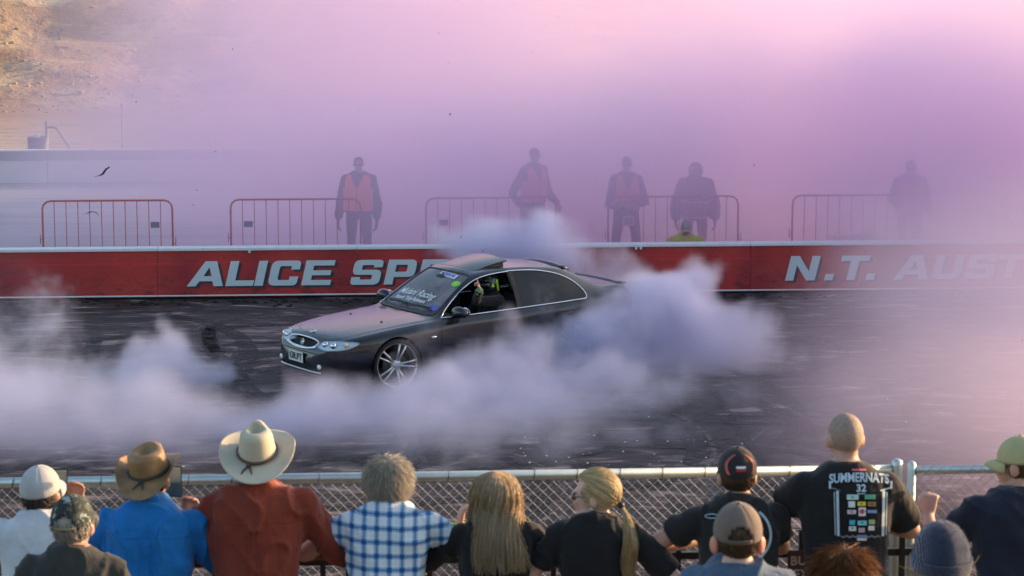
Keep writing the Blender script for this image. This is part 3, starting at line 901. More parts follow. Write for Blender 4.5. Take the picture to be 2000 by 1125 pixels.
DOOR_F = [(-.66, .30), (-1.905, .27), (-1.925, bottom(-1.92) - .012), (-.73, bottom(-.73) - .012), (-.68, .80), (-.655, .60)]
DOOR_R = [(-1.93, .27), (-2.30, .27), (-2.37, .42), (-2.46, .56), (-2.60, .68), (-2.80, .76), (-2.88, .84), (-2.90, bottom(-2.9) - .012), (-1.945, bottom(-1.94) - .012)]
BONNET = [(.79, 0), (.775, .22), (.735, .40), (.66, .52), (.4, .62), (0, .69), (-.3, .725), (-.50, .735), (-.575, .66), (-.61, .45), (-.635, 0)]
BONNET = BONNET + [(x, -y) for x, y in BONNET[-2:0:-1]]
SCREEN = [(-.655, 0), (-.675, .35), (-.715, .635), (-.76, .655), (-1.0, .60), (-1.2, .555), (-1.335, .52), (-1.36, .47), (-1.34, .25), (-1.33, 0)]
SCREEN = SCREEN + [(x, -y) for x, y in SCREEN[-2:0:-1]]
REARW = [(-2.90, 0), (-2.91, .3), (-2.93, .49), (-3.1, .525), (-3.34, .55), (-3.38, .5), (-3.40, .25), (-3.405, 0)]
REARW = REARW + [(x, -y) for x, y in REARW[-2:0:-1]]
BOOT = [(-3.46, 0), (-3.45, .4), (-3.44, .62), (-3.6, .60), (-3.80, .55), (-3.86, .5), (-3.885, .25), (-3.89, 0)]
BOOT = BOOT + [(x, -y) for x, y in BOOT[-2:0:-1]]
ROOFHOLE = [(-1.47, -.40), (-1.47, .40), (-1.98, .40), (-1.98, -.40)]
ex = Vector((-math.sin(R(40)), math.cos(R(40)), 0)); ed = Vector((math.cos(R(40)), math.sin(R(40)), 0))
LAMP = sm([(-.335, .598), (-.26, .570), (-.10, .560), (.08, .568), (.21, .602), (.295, .652), (.25, .680), (.12, .690), (-.05, .687), (-.2, .668), (-.29, .635)], 44)
def lampf(me_off=0.0, s=1):
    return [((ex * a + ed * .30) + Vector((0, 0, z))) * 1 if s > 0 else Vector(((ex * a + ed * .30).x, -(ex * a + ed * .30).y, z)) for a, z in offset_poly(LAMP, me_off)]
def pr_lamp(s, g=0.0):
    d = ed * .9 if s > 0 else Vector((ed.x, -ed.y, 0)) * .9
    return MB().prism(lampf(g, s), d).fixed()
GRILL = sm([(0, .552), (.2, .558), (.33, .582), (.365, .610), (.35, .642), (.2, .662), (0, .667), (-.2, .662), (-.35, .642), (-.365, .610), (-.33, .582), (-.2, .558)], 48)
def pr_front(poly, x0=.6, g=0.0):
    return MB().prism([(x0, y, z) for y, z in offset_poly(poly, g)], (.7, 0, 0)).fixed()
def cyl_y(x, z, r, y0, y1, n=40):
    return MB().loft([[(x + r * math.cos(2 * math.pi * k / n), y, z + r * math.sin(2 * math.pi * k / n)) for k in range(n)] for y in (y0, y1)]).fixed()
GAP = .005
cuts = []
for s in (1, -1):
    cuts += [pr_side(DLO_F, s), pr_side(DLO_R, s), pr_side(DOOR_F, s), pr_side(DOOR_R, s), pr_lamp(s),
             cyl_y(0, .335, .372, .55 * s, 1.2 * s), cyl_y(-2.79, .335, .372, .55 * s, 1.2 * s)]
cuts += [pr_top(BONNET), pr_top(SCREEN, .9), pr_top(REARW, .98), pr_top(BOOT, .95), pr_top(ROOFHOLE, 1.2), pr_front(GRILL)]
bodym = SHELL
for c_ in cuts:
    bodym = boole(bodym, c_, 'DIFFERENCE')
def autosmooth(me, ang=35):
    bm = bmesh.new(); bm.from_mesh(me)
    bmesh.ops.remove_doubles(bm, verts=bm.verts, dist=1e-5)
    for f in bm.faces: f.smooth = True
    for e in bm.edges:
        e.smooth = not (len(e.link_faces) == 2 and e.calc_face_angle(0) > R(ang))
    bm.to_mesh(me); bm.free()
    return me
def part(name, me, mat, parent=CAR, ang=35):
    o = link(name, autosmooth(me, ang), None, parent)
    me.materials.clear(); me.materials.append(mat)
    return o
body = part('body_shell', bodym, M['paint'])
# wheel-arch liners and floor
mb = MB()
mb.box((-1.4, 0, .26), (3.9, 1.5, .06))
mb.build('floor_pan', M['black_plastic'], CAR)
for s in (1, -1):
    fd = part('front_door', boole(SHELL, pr_side(DOOR_F, s, -GAP), 'INTERSECT'), M['paint'])
    rd = part('rear_door', boole(SHELL, pr_side(DOOR_R, s, -GAP), 'INTERSECT'), M['paint'])
    for d_, x_ in ((fd, -1.74), (rd, -2.62)):
        z_ = .79
        P = [s_side(x_ + q, z_ + q * -.02, .012 + .018 * (1 - (q / .11) ** 2), s) for q in np.linspace(-.105, .105, 9)]
        MB().tube(P, .013, 8, dome=True).build('handle', M['paint'], d_, True)
        P = [s_side(q, .555 - .01 * (q + .7), .004, s) for q in (np.linspace(-.70, -1.89, 14) if x_ > -2 else np.linspace(-1.95, -2.44, 8))]
        MB().tube(P, .014, 6, flat=.5).build('rubbing_strip', M['paint'], d_, True)
    part('rear_side_window', boole(THIN, pr_side(DLO_R, s, -.002), 'INTERSECT'), M['side_glass'])
    if s < 0:
        part('front_side_window', boole(THIN, pr_side(DLO_F, s, -.002), 'INTERSECT'), M['side_glass'])
    # bright window trim: over the top and along the waist
    up = DLO_F[:-1] + DLO_R[1:]
    P = [s_side(x, z, .006, s) for x, z in [tuple(cr(up, (len(up) - 1) * i / 59)) for i in range(60)]]
    MB().tube(P, .0085, 6).build('window_trim', M['chrome'], CAR, True)
    P = [s_side(x, bottom(x), .006, s) for x in np.linspace(-.73, -3.03, 50)]
    MB().tube(P, .009, 6).build('waist_trim', M['chrome'], CAR, True)
    # dark B-pillar
    MB().loft([[s_side(x, z, o_, s) for x, o_ in ((-1.893, .002), (-1.893, .008), (-1.962, .008), (-1.962, .002))] for z in np.linspace(bottom(-1.93) + .005, 1.362, 12)]).build('door_pillar', M['interior'], CAR)
    # head lamp: clear lens over a bright bowl with two projectors
    lens = part('headlight', boole(THIN, pr_lamp(s, -.002), 'INTERSECT'), M['lamp_glass'])
    bowl = boole(SHELL, pr_lamp(s, -.004), 'INTERSECT')
    for v_ in bowl.vertices:
        v_.co.x -= .028; v_.co.y -= .02 * s
    part('reflector', bowl, M['lamp_bowl'], lens)
    def lp(a, z, dep):
        h = CBVH.ray_cast(Vector((0, 0, z)) + Vector((ex.x * a, ex.y * a * s, 0)) + Vector((ed.x, ed.y * s, 0)) * 2, -Vector((ed.x, ed.y * s, 0)))
        return h[0] - Vector((ed.x, ed.y * s, 0)) * dep
    for a_, rr_ in ((-.16, .042), (-.03, .042)):
        c_ = lp(a_, .628, .022)
        MB().ell(c_, (rr_, rr_, rr_), nu=16, nv=10).build('projector', M['chrome'], lens, True)
    MB().ell(lp(.13, .640, .022), (.036, .036, .032), nu=14, nv=8).build('indicator_bulb', M['lamp_amber'], lens, True)
    # fog lamp, side badge, wing mirror
    c_ = s_front(.50 * s, .345, .0)
    MB().ell(c_, (.018, .045, .034), nu=14, nv=8).build('fog_lamp', M['lamp_bowl'], CAR, True)
    c_ = s_side(-.54, .655, .004, s)
    MB().ell(c_, (.042, .008, .018), nu=16, nv=8).build('side_indicator', M['chrome'], CAR, True)
    mi = MB()
    base = s_side(-.90, bottom(-.90) + .01, 0, s)
    mi.ell(base + Vector((.0, .14 * s, .065)), (.085, .14, .080), nu=18, nv=12)
    mi.ell(base + Vector((-.03, .165 * s, .06)), (.07, .12, .070), nu=16, nv=10)
    mi.tube([base + Vector((0, -.02 * s, .0)), base + Vector((0, .06 * s, .02))], [.045, .035], 10)
    mo = link('wing_mirror', organic(mi, .011, 5), M['paint'], CAR)
    MB().ell(base + Vector((-.092, .15 * s, .062)), (.012, .115, .062), nu=16, nv=8).build('mirror_glass', M['chrome'], mo, True)
    # tail lamp
    tl = boole(SHELL, MB().prism([(-3.76, .45 * s, .76), (-3.96, .45 * s, .76), (-3.96, .45 * s, .96), (-3.70, .45 * s, .96)], (0, .5 * s, 0)).fixed(), 'INTERSECT')
    for v_ in tl.vertices:
        v_.co.x -= .004; v_.co.y += .004 * s
    part('tail_lamp', tl, simple('tail_lens', (.35, .02, .02), .2, var=.1) if s > 0 else bpy.data.materials['tail_lens'])
bon = part('bonnet', boole(SHELL, pr_top(BONNET, grow=-GAP), 'INTERSECT'), M['paint'])
bl = part('boot_lid', boole(SHELL, pr_top(BOOT, .95, -GAP), 'INTERSECT'), M['paint'])
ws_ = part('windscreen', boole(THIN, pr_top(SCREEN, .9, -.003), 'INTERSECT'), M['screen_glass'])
part('rear_window', boole(THIN, pr_top(REARW, .98, -.003), 'INTERSECT'), M['side_glass'])
# screen surround, black
n_ = len(SCREEN)
sc_ = [tuple(cr([SCREEN[-1]] + SCREEN + SCREEN[:2], 1 + n_ * i / 90)) for i in range(90)]
MB().tube([s_top(x, y, .002) for x, y in sc_], .012, 6, close=True, cap=False).build('screen_seal', M['black_plastic'], CAR, True)
# cowl strip and wipers
rings = []
for y in np.linspace(-.66, .66, 24):
    xb = -.645 - .075 * (abs(y) / .66) ** 2.2
    rings.append([s_top(xb + .055, y, .003), s_top(xb + .055, y, .012), s_top(xb - .015, y, .014), s_top(xb - .015, y, .003)])
MB().loft(rings).build('cowl_strip', M['black_plastic'], CAR)
for y0, y1 in ((-.58, .02), (-.02, .56)):
    w_ = MB()
    w_.tube([s_top(-.69 - .05 * abs(y0), y0, .022), s_top(-.735, (y0 + y1) / 2, .034), s_top(-.70 - .04 * abs(y1), y1, .024)], [.008, .011, .014], 6)
    w_.tube([s_top(-.735 - .05 * abs(y), y, .012) for y in np.linspace(y0, y1 - .06, 10)], .009, 6)
    w_.build('wiper', M['black_plastic'], CAR, True)
# tilting glass sunroof, rear edge lifted
hz0, hz1 = s_top(-1.46, 0, .004).z, s_top(-1.98, 0).z + .085
mb = MB(); rg = []
for x in np.linspace(-1.46, -2.0, 10):
    q = (x + 1.46) / -.54
    row_t = []; row_b = []
    for y in np.linspace(-.42, .42, 13):
        z = hz0 + (hz1 - hz0) * q + .012 * math.sin(q * math.pi) - .030 * (y / .42) ** 2
        row_t.append((x, y, z)); row_b.append((x, y, z - .018))
    rg.append(row_t + row_b[::-1])
MB().loft(rg).build('sunroof_panel', M['paint'], CAR, bevel=0, smooth=False)
for s in (1, -1):
    MB().prism([(-1.55, .37 * s, s_top(-1.55, .37).z - .01), (-1.97, .37 * s, s_top(-1.97, .37).z - .01), (-1.97, .37 * s, s_top(-1.97, .37).z + .062)], (0, .012 * s, 0)).build('sunroof_bellows', M['black_plastic'], CAR)
# roof visor over the rear screen, boot lip
for nm, xa, xb, yy, lift in (('rear_visor', -2.80, -2.98, .50, .030), ('boot_spoiler', -3.74, -3.90, .56, .014)):
    rg = []
    for y in np.linspace(-yy, yy, 18):
        e_ = 1 - .35 * (abs(y) / yy) ** 4
        a_ = s_top(xa, y, .001); z0 = s_top(max(xb, -3.88), y).z
        zt_ = (a_.z + lift * .55 * e_) if nm == 'rear_visor' else a_.z + lift * e_
        rg.append([a_, Vector(((xa + xb) / 2, y, (a_.z + zt_) / 2 + .012)), Vector((xb, y, zt_ - (.03 if nm == 'rear_visor' else 0))), Vector((xb, y, zt_ - .020 - (.03 if nm == 'rear_visor' else 0))), Vector(((xa + xb) / 2 + .02, y, a_.z - .02))])
    MB().loft(rg).build(nm, M['paint'], CAR, True)
# grille, surround, badges, plate
GC = [s_front(y, z, -.035) for y, z in GRILL]
mb = MB(); mb.add(GC + [Vector((.80, 0, .61))], [(i, (i + 1) % len(GC), len(GC)) for i in range(len(GC))])
gr = mb.build('grille', M['grille'], CAR)
for k in range(7):
    z = .572 + k * .0125
    w_ = .335 - abs(k - 3) * .012
    MB().tube([s_front(y, z, -.022) for y in np.linspace(-w_, w_, 20)], .0028, 4).build('slat', M['black_plastic'], gr, True)
MB().tube([s_front(y, z, .002) for y, z in GRILL], .0115, 8, close=True, cap=False).build('grille_surround', M['chrome'], CAR, True)
MB().tube([s_front(y, .538 + .034 * (abs(y) / .36) ** 2, .006) for y in np.linspace(-.37, .37, 26)], .016, 8, dome=True).build('grille_bar', M['chrome'], CAR, True)
def emblem(nm, c_, n, size, par):
    q = n.to_track_quat('Z', 'Y').to_matrix()
    mb = MB()
    mb.tube([c_ + q @ Vector((size * math.cos(a * .349), size * math.sin(a * .349), .004)) for a in range(18)], size * .13, 6, close=True, cap=False)
    mb.ell(c_ + q @ Vector((size * .1, size * .05, .004)), (size * .45, size * .62, .006), q, 10, 6)
    mb.ell(c_ + q @ Vector((-size * .3, -size * .2, .004)), (size * .28, size * .3, .006), q, 8, 6)
    mb.build(nm, M['chrome'], par, True)
c_ = s_top(.745, 0, .002); emblem('bonnet_badge', c_, Vector((.25, 0, 1)), .042, bon)
c_ = s_front(0, .61, -.006); emblem('grille_badge', c_, Vector((1, 0, .2)), .038, gr)
for x_, y_ in ((-.05, .40), (-.05, -.40)):
    c_ = s_top(x_, y_, .006); MB().ell(c_, (.018, .013, .008), nu=8, nv=6).build('washer_jet', M['black_plastic'], bon, True)
pc = s_front(0, .425, .022)
pl_ = MB().box((pc.x, 0, .425), (.008, .372, .134), None).build('number_plate', M['plate_white'], CAR, bevel=.003)
me = text_mesh('KI8UPT', .125, .0035, 0, .98)
o = link('plate_characters', me, M['ink'], pl_)
o.rotation_euler = (R(90), 0, R(90)); o.location = (pc.x + .0065, 0, .425); o.scale = (.82, 1, 1)
# air dam opening and lip under the bumper
MB().tube([s_front(y, .262 + .01 * abs(y), .004) for y in np.linspace(-.52, .52, 30)], .012, 6, dome=True).build('bumper_lip', M['rim'], CAR, True)
rg = [[s_front(y, z, .002) for z in (.30, .36)] + [s_front(y, z, -.004) for z in (.36, .30)] for y in np.linspace(-.36, .36, 20)]
MB().loft(rg).build('air_dam', M['grille'], CAR)
for s in (1, -1):
    P = [s_side(x, .545, .003, s) for x in np.linspace(.62, .38, 8)]
    MB().tube(P, .010, 6, flat=.6).build('bumper_strip', M['black_plastic'], CAR, True)
P = [s_front(y, .505, .003) for y in np.linspace(-.56, .56, 34)]
MB().tube(P, .010, 6, flat=.6).build('bumper_strip', M['black_plastic'], CAR, True)
# wheels
def wheel(x, s, steer=0.0):
    w_ = empty('wheel', (x, .80 * s, .335)); w_.parent = CAR; w_.rotation_euler = (0, 0, steer)
    n = 56
    def lathe(prof):
        return MB().loft([[(r * math.cos(2 * math.pi * k / n), y * s, r * math.sin(2 * math.pi * k / n)) for k in range(n)] for r, y in prof], cap=False, close=True)
    lathe([(.287, -.11), (.310, -.118), (.328, -.10), (.335, -.07), (.335, .07), (.328, .098), (.312, .112), (.287, .104)]).build('tyre', M['rubber'], w_, True)
    rm = lathe([(.270, .06), (.278, .098), (.290, .103), (.294, .098), (.290, -.10), (.262, -.09)]).build('rim', M['rim'], w_, True)
    for k in range(5):
        for d_ in (-1, 1):
            a = math.pi / 2 + k * 2 * math.pi / 5 + .3
            a0, a1 = a + d_ * .20, a + d_ * .165
            P0 = Vector((.055 * math.cos(a0), .060 * s, .055 * math.sin(a0))); P1 = Vector((.275 * math.cos(a1), .090 * s, .275 * math.sin(a1)))
            pm = (P0 + P1) / 2 + Vector((0, .010 * s, 0))
            mb = MB().tube([P0, pm, P1], [.016, .013, .015], 6)
            mb.build('spoke', M['rim'], rm, True)
    MB().loft([[(r * math.cos(2 * math.pi * k / 24), y * s, r * math.sin(2 * math.pi * k / 24)) for k in range(24)] for r, y in ((.07, .03), (.072, .066), (.05, .074), (.02, .076))]).build('hub', M['rim'], rm, True)
    for k in range(5):
        a = k * 2 * math.pi / 5
        MB().ell((.046 * math.cos(a), .072 * s, .046 * math.sin(a)), (.008, .010, .008), nu=8, nv=6).build('wheel_nut', M['chrome'], rm, True)
    MB().loft([[(r * math.cos(2 * math.pi * k / 36), y * s, r * math.sin(2 * math.pi * k / 36)) for k in range(36)] for r, y in ((.17, -.01), (.17, .012), (.02, .014))]).build('brake_disc', M['brake'], w_, True)
    return w_
for x in (0, -2.79):
    for s in (1, -1):
        wheel(x, s, -.10 if x == 0 else 0)
# cabin
def seat(x, y):
    e = empty('seat', (x, y, .30)); e.parent = CAR
    mb = MB(); mb.ell((0, 0, .10), (.27, .26, .12), nu=16, nv=10)
    link('cushion', organic(mb, .025, 4), M['interior'], e)
    mb = MB(); mb.loft([[(-.24 - .26 * q + .06 * math.cos(a), .24 * (1 - .25 * q ** 3) * math.sin(a), .12 + .62 * q) for a in np.linspace(0, 2 * math.pi, 17)[:-1]] for q in np.linspace(0, 1, 8)])
    link('backrest', organic(mb, .02, 4), M['interior'], e)
    mb = MB(); mb.ell((-.53, 0, .84), (.05, .13, .085), nu=14, nv=9)
    mb.build('headrest', M['interior'], e, True)
seat(-1.62, .38); seat(-1.62, -.38)
MB().prism([(-.66, -.70, .60), (-.66, -.70, .86), (-.95, -.70, .89), (-1.10, -.70, .84), (-1.08, -.70, .60)], (0, 1.4, 0)).build('dashboard', M['interior'], CAR, bevel=.03)
MB().box((-2.55, 0, .60), (.5, 1.3, .5)).box((-2.85, 0, .90), (.16, 1.25, .40)).build('rear_bench', M['interior'], CAR, bevel=.05)
sw = MB().tube([(Vector((-1.14, -.38, .86)) + Matrix.Rotation(R(-25), 3, 'Y') @ Vector((0, .185 * math.cos(a), .185 * math.sin(a)))) for a in np.linspace(0, 2 * math.pi, 29)[:-1]], .015, 8, close=True, cap=False)
sw.tube([(-1.14, -.56, .86), (-1.13, -.38, .86), (-1.14, -.20, .86)], .018, 6).tube([(-1.14, -.38, .86), (-1.0, -.38, .80)], .03, 8)
sw.build('steering_wheel', M['interior'], CAR, True)
mb = MB(); mb.ell((-1.22, 0, 1.29), (.022, .115, .036), nu=14, nv=8); mb.tube([(-1.22, 0, 1.29), (-1.26, 0, 1.345)], .008, 6)
mb.build('interior_mirror', M['black_plastic'], CAR, True)
# stickers on the windscreen
def on_screen(me, x0, y0, sx=1.0, name='sticker', mat=None, off=.010, tilt=0.0):
    for v_ in me.vertices:
        a, b = v_.co.x * sx, v_.co.y
        p = s_top(x0 - b * .86 - a * tilt, y0 + a, off)
        v_.co = p
    o = link(name, me, mat, ws_); return o
def grid_disc(rx, ry, n=28):
    me = MB().add([(0, 0, 0)] + [(rx * math.cos(2 * math.pi * k / n), ry * math.sin(2 * math.pi * k / n), 0) for k in range(n)], [(0, 1 + k, 1 + (k + 1) % n) for k in range(n)]).fixed()
    return me
def grid_rect(w, h, n=8):
    vs = [(w * (i / n - .5), h * (j - .5), 0) for j in (0, 1) for i in range(n + 1)]
    return MB().add(vs, [(i, i + 1, n + 2 + i, n + 1 + i) for i in range(n)]).fixed()
on_screen(text_mesh('Midani Racing', .155, .002, .25, 1.0), -.905, -.08, 1.0, 'screen_lettering', M['decal'])
on_screen(text_mesh('Patnck Tuby Robnson', .088, .002, .1, .95), -.805, -.10, 1.0, 'screen_lettering', M['decal'])
on_screen(grid_rect(.40, .085), -1.262, .13, 1, 'sticker', M['decal'], .009)
on_screen(text_mesh('ROSHI M', .078, .003, 0, 1.0), -1.262, .13, 1, 'sticker_print', M['decal_blue'], .013)
on_screen(grid_disc(.085, .058), -1.175, .455, 1, 'sticker', M['decal_green'], .009)
on_screen(grid_disc(.045, .028), -1.175, .455, 1, 'sticker_print', M['neon'], .013)
on_screen(grid_disc(.10, .05), -.775, .535, 1, 'sticker', M['decal_blue'], .009)
# ================================================================== PEOPLE (local: +Y is where the chest faces, +X their right... z up)
def V(*a): return Vector(a)
def cloth_mat(name, col, **k): return cloth(name, col, **k)
def hair_mat(name, c0, c1, rough=.5):
    t = NT(name)
    g = t.n('ShaderNodeNewGeometry')
    c = t.ramp(g.outputs['Random Per Island'], [(.0, c0), (1.0, c1)])
    c = t.mix(t.math('MULTIPLY', t.noise(t.mapping((40, 40, 6)), 1, 3, .6), .5), c, tuple(x * .55 for x in c0))
    b = t.n('ShaderNodeBsdfPrincipled'); t.l(c, b.inputs['Base Color']); b.inputs['Roughness'].default_value = rough
    b.inputs['Specular IOR Level'].default_value = .35
    tl = t.n('ShaderNodeBsdfTranslucent'); t.l(c, tl.inputs[0])
    mx = t.n('ShaderNodeMixShader'); mx.inputs[0].default_value = .4
    t.l(b.outputs[0], mx.inputs[1]); t.l(tl.outputs[0], mx.inputs[2]); t.l(mx.outputs[0], t.out.inputs['Surface'])
    return t.m
def smst(a, b, x):
    q = min(1, max(0, (x - a) / (b - a))); return q * q * (3 - 2 * q)
def sup_ring(c, rx, ry, n=22, e=2.4):
    out = []
    for k in range(n):
        a = 2 * math.pi * k / n; co, si = math.cos(a), math.sin(a)
        f = (abs(co) ** e + abs(si) ** e) ** (-1 / e)
        out.append(Vector((c[0] + rx * f * co, c[1] + ry * f * si, c[2])))
    return out
def hand_shapes(mb, wrist, d, n, side, curl=(.5, .5, .5, .5), thumb=.5, k=1.0, splay=.06):
    """d: wrist->knuckles, n: palm facing; side +1 when the thumb is on d x n side"""
    d = d.normalized(); n = (n - d * n.dot(d)).normalized(); w = d.cross(n) * side
    L = .085 * k
    rings = []
    for q, hw, ht in ((-.15, .027, .020), (.25, .036, .019), (.7, .042, .016), (1.0, .041, .012)):
        c = wrist + d * (L * q)
        rings.append([c + w * (hw * k * math.cos(a)) + n * (ht * k * math.sin(a)) for a in np.linspace(0, 2 * math.pi, 13)[:-1]])
    mb.loft(rings)
    for i in range(4):
        base = wrist + d * (L * (.93 - .05 * abs(i - 1.2))) + w * ((1.5 - i) * .0215 * k)
        ln = (.072, .080, .074, .058)[i] * k
        a = (1.5 - i) * splay
        dd = (d * math.cos(a) + w * math.sin(a)).normalized()
        P = [base]; ang = 0.0
        for s_, fr_ in ((0, .45), (1, .32), (2, .23)):
            ang += curl[i] * (.9, 1.1, .8)[s_]
            P.append(P[-1] + (dd * math.cos(ang) + n * math.sin(ang)) * (ln * fr_))
        mb.tube(P, [.0105 * k, .0098 * k, .009 * k, .0075 * k], 8, dome=True)
    b0 = wrist + d * (L * .22) + w * (.030 * k)
    dd = (d * .65 + w * .75 * (1 - thumb * .6) + n * .25 * thumb).normalized()
    p1 = b0 + dd * (.038 * k); p2 = p1 + (dd * .7 + d * .5 + n * .5 * thumb - w * .3 * thumb).normalized() * (.032 * k)
    mb.tube([b0 - w * .006, p1, p2], [.015 * k, .0125 * k, .0095 * k], 8, dome=True)
class Person: pass
def person(label, head_px=None, Y=11.0, zg=None, rz=0.0, h=None, b=1.0, lean=8.0, skin='skin', arms=None, shirt=None, sleeve=.55, long=False, infl=.014,
           trousers=None, head=(0, 0), vox=.009, drop=0.0, legs='stand', fold=.008, collar=False, belly=0.0, group=None, hat_h=.01, loc=None, shoes=None, hs=1.0, cat='person', torso_fold_seed=0, loose=1.0, arms_k=1.0):
    p = Person()
    if head_px is not None:
        top = at(head_px[0], head_px[1], Y); top.z -= hat_h
        if zg is None: zg = bank_z(Y)
        if h is None: h = (top.z - zg + drop) / (1 - .45 * (1 - math.cos(R(lean))))
    k = h / 1.75
    def bend(q, full=False):
        q = Vector(q); piv = V(0, 0, .93 * k)
        a = -R(lean) * (1.0 if full else smst(.86 * k, 1.25 * k, q.z))
        q = piv + Matrix.Rotation(a, 3, 'X') @ (q - piv)
        q.z -= drop
        return q
    p.bend = bend; p.k = k; p.h = h
    HR = Matrix.Rotation(R(head[0]), 3, 'Z') @ Matrix.Rotation(R(head[1]), 3, 'X')
    hc = bend(V(0, .012 * k, h - .117 * hs), True)
    p.hc, p.HR, p.hs = hc, HR, hs
    p.H = lambda q: hc + HR @ (Vector(q) * hs)
    htop = p.H((0, -.01, .117))
    if loc is None:
        off = Matrix.Rotation(rz, 3, 'Z') @ V(htop.x, htop.y, 0)
        loc = V(top.x - off.x, top.y - off.y, zg)
    p.root = empty('person', loc, rz, label, cat, group)
    p.loc = Vector(loc); p.rz = rz
    p.Mw = Matrix.Translation(p.loc) @ Matrix.Rotation(rz, 4, 'Z'); p.Mi = p.Mw.inverted()
    # torso
    T = [(.80, .165, .120, 0), (.90, .178, .128, -.005), (.98, .170, .122 + belly * .5, belly * .3), (1.08, .160, .115 + belly, belly * .5), (1.20, .170, .122 + belly * .5, belly * .2), (1.30, .182, .128, -.008), (1.39, .188, .118, -.015), (1.452, .164, .100, -.018), (1.495, .120, .084, -.016), (1.535, .070, .070, -.010)]
    def torso(mb, g=0.0, z0=0.0, z1=9, taper=None):
        rings = []
        for z, rx, ry, oy in T:
            if z < z0 - .001 or z > z1 + .001: continue
            gg = g
            ring = sup_ring((0, oy * k, z * k), (rx * b + gg) * k, (ry * (b * .6 + .4) + gg) * k)
            rings.append([bend(q) for q in ring])
        mb.loft(rings)
    sh = [bend(V(s * (.178 * b) * k, -.012 * k, 1.414 * k)) for s in (-1, 1)]
    p.sh = sh
    if arms is None: arms = [None, None]
    A = []
    for i, s in enumerate((-1, 1)):
        a = arms[i]
        if a is None: a = dict(e=V(s * (.26 * b + .02), .02, 1.13 * k - drop), w=V(s * (.27 * b + .03), .10, .88 * k - drop), d=V(0, .1, -1), n=V(-s, 0, 0), curl=.35)
        A.append(a)
    p.A = A
    mb = MB()
    torso(mb)
    # legs
    if legs == 'stand': J = [[V(s * .095 * b * k, 0, .90 * k), V(s * .11 * b * k, .015, .48 * k), V(s * .12 * b * k, -.02, .07 * k)] for s in (-1, 1)]
    elif legs == 'stride': J = [[V(-.095 * k, 0, .90 * k), V(-.11 * k, .12, .50 * k), V(-.11 * k, .10, .07 * k)], [V(.095 * k, 0, .90 * k), V(.10 * k, -.04, .48 * k), V(.10 * k, -.24, .09 * k)]]
    elif legs == 'wide': J = [[V(s * .10 * k, 0, .90 * k), V(s * .16 * k, .02, .48 * k), V(s * .21 * k, -.02, .07 * k)] for s in (-1, 1)]
    elif legs == 'squat': J = [[V(s * .10 * k, 0, .92 * k - drop), V(s * .20 * k, .36, .92 * k - drop + .10), V(s * .16 * k, .08, .07 * k)] for s in (-1, 1)]
    else: J = [[V(s * .10 * k, 0, .90 * k - drop), V(s * .14 * k, .44 * k, .94 * k - drop), V(s * .14 * k, .66 * k, .56 * k - drop)] for s in (-1, 1)]
    for hip, kn, an in J:
        mb.tube([hip, hip.lerp(kn, .4), kn, kn.lerp(an, .35), an], [.085 * k, .078 * k, .055 * k, .055 * k, .038 * k], 12, dome=True)
        mb.ell(an + V(0, .06, -.035), (.042 * k, .12 * k, .034 * k), nu=12, nv=8)
    # neck, head
    mb.tube([bend(V(0, -.012 * k, 1.45 * k)), bend(V(0, -.005, 1.51 * k)), p.H((0, -.022, -.055))], [.066 * k, .056 * k * (.5 + .5 * b), .056 * hs], 14)
    def he(c, r, nu=16, nv=10): mb.ell(p.H(c), [x * hs for x in r], HR, nu, nv)
    he((0, -.012, .022), (.0765, .097, .094), 20, 14); he((0, .030, -.030), (.062, .066, .084)); he((0, .045, -.078), (.045, .044, .034))
    he((0, .083, .016), (.048, .014, .012)); he((0, .090, -.052), (.025, .010, .011)); he((.036, .070, -.025), (.022, .02, .025)); he((-.036, .070, -.025), (.022, .02, .025))
    mb.tube([p.H((0, .088, .012)), p.H((0, .104, -.012)), p.H((0, .108, -.024))], [.009 * hs, .012 * hs, .0155 * hs], 8, dome=True)
    for s in (-1, 1):
        R_ = HR @ Matrix.Rotation(s * R(-22), 3, 'Z')
        mb.ell(p.H((s * .081, -.012, -.012)), (.0125 * hs, .0235 * hs, .034 * hs), R_, 12, 8)
    # arms and hands
    for i, s in enumerate((-1, 1)):
        a = A[i]; e, w = a['e'], a['w']; q = a.get('r', 1.0) * (.75 + .25 * b) * arms_k
        mb.tube([sh[i], sh[i].lerp(e, .45), e, e.lerp(w, .3), w], [.060 * k * q, .050 * k * q, .043 * k * q, .043 * k * q, .029 * k], 12, dome=True)
        cu = a.get('curl', .4); cu = (cu,) * 4 if not isinstance(cu, tuple) else cu
        hand_shapes(mb, w + a['d'].normalized() * .012, a['d'], a['n'], a.get('side', s), cu, a.get('thumb', .4), k * a.get('hk', 1.0))
    p.body = link('body', organic(mb, vox, 5), M[skin] if isinstance(skin, str) else skin, p.root)
    # shirt
    if shirt is not None:
        mb = MB()
        torso(mb, infl, .82)
        ends = []
        for i, s in enumerate((-1, 1)):
            a = A[i]; e, w = a['e'], a['w']; q = a.get('r', 1.0) * (.75 + .25 * b)
            mb.ell(sh[i], [(.059 * q + infl) * k] * 3, nu=14, nv=10)
            if long:
                mb.tube([sh[i], sh[i].lerp(e, .45), e, e.lerp(w, .5), e.lerp(w, .97)], [(.060 * q + infl) * k, (.055 * q + infl) * k, (.050 * q + infl) * k * loose, (.043 * q + infl) * k * loose, (.034 * q + infl) * k], 14)
            else:
                c0 = sh[i].lerp(e, sleeve)
                mb.tube([sh[i], sh[i].lerp(e, sleeve * .5), c0], [(.060 * q + infl) * k, (.058 * q + infl * 1.2) * k, (.056 * q + infl * 1.4) * k], 14)
        me = organic(mb, vox * 1.2, 16)
        sd = torso_fold_seed + random.random() * 50
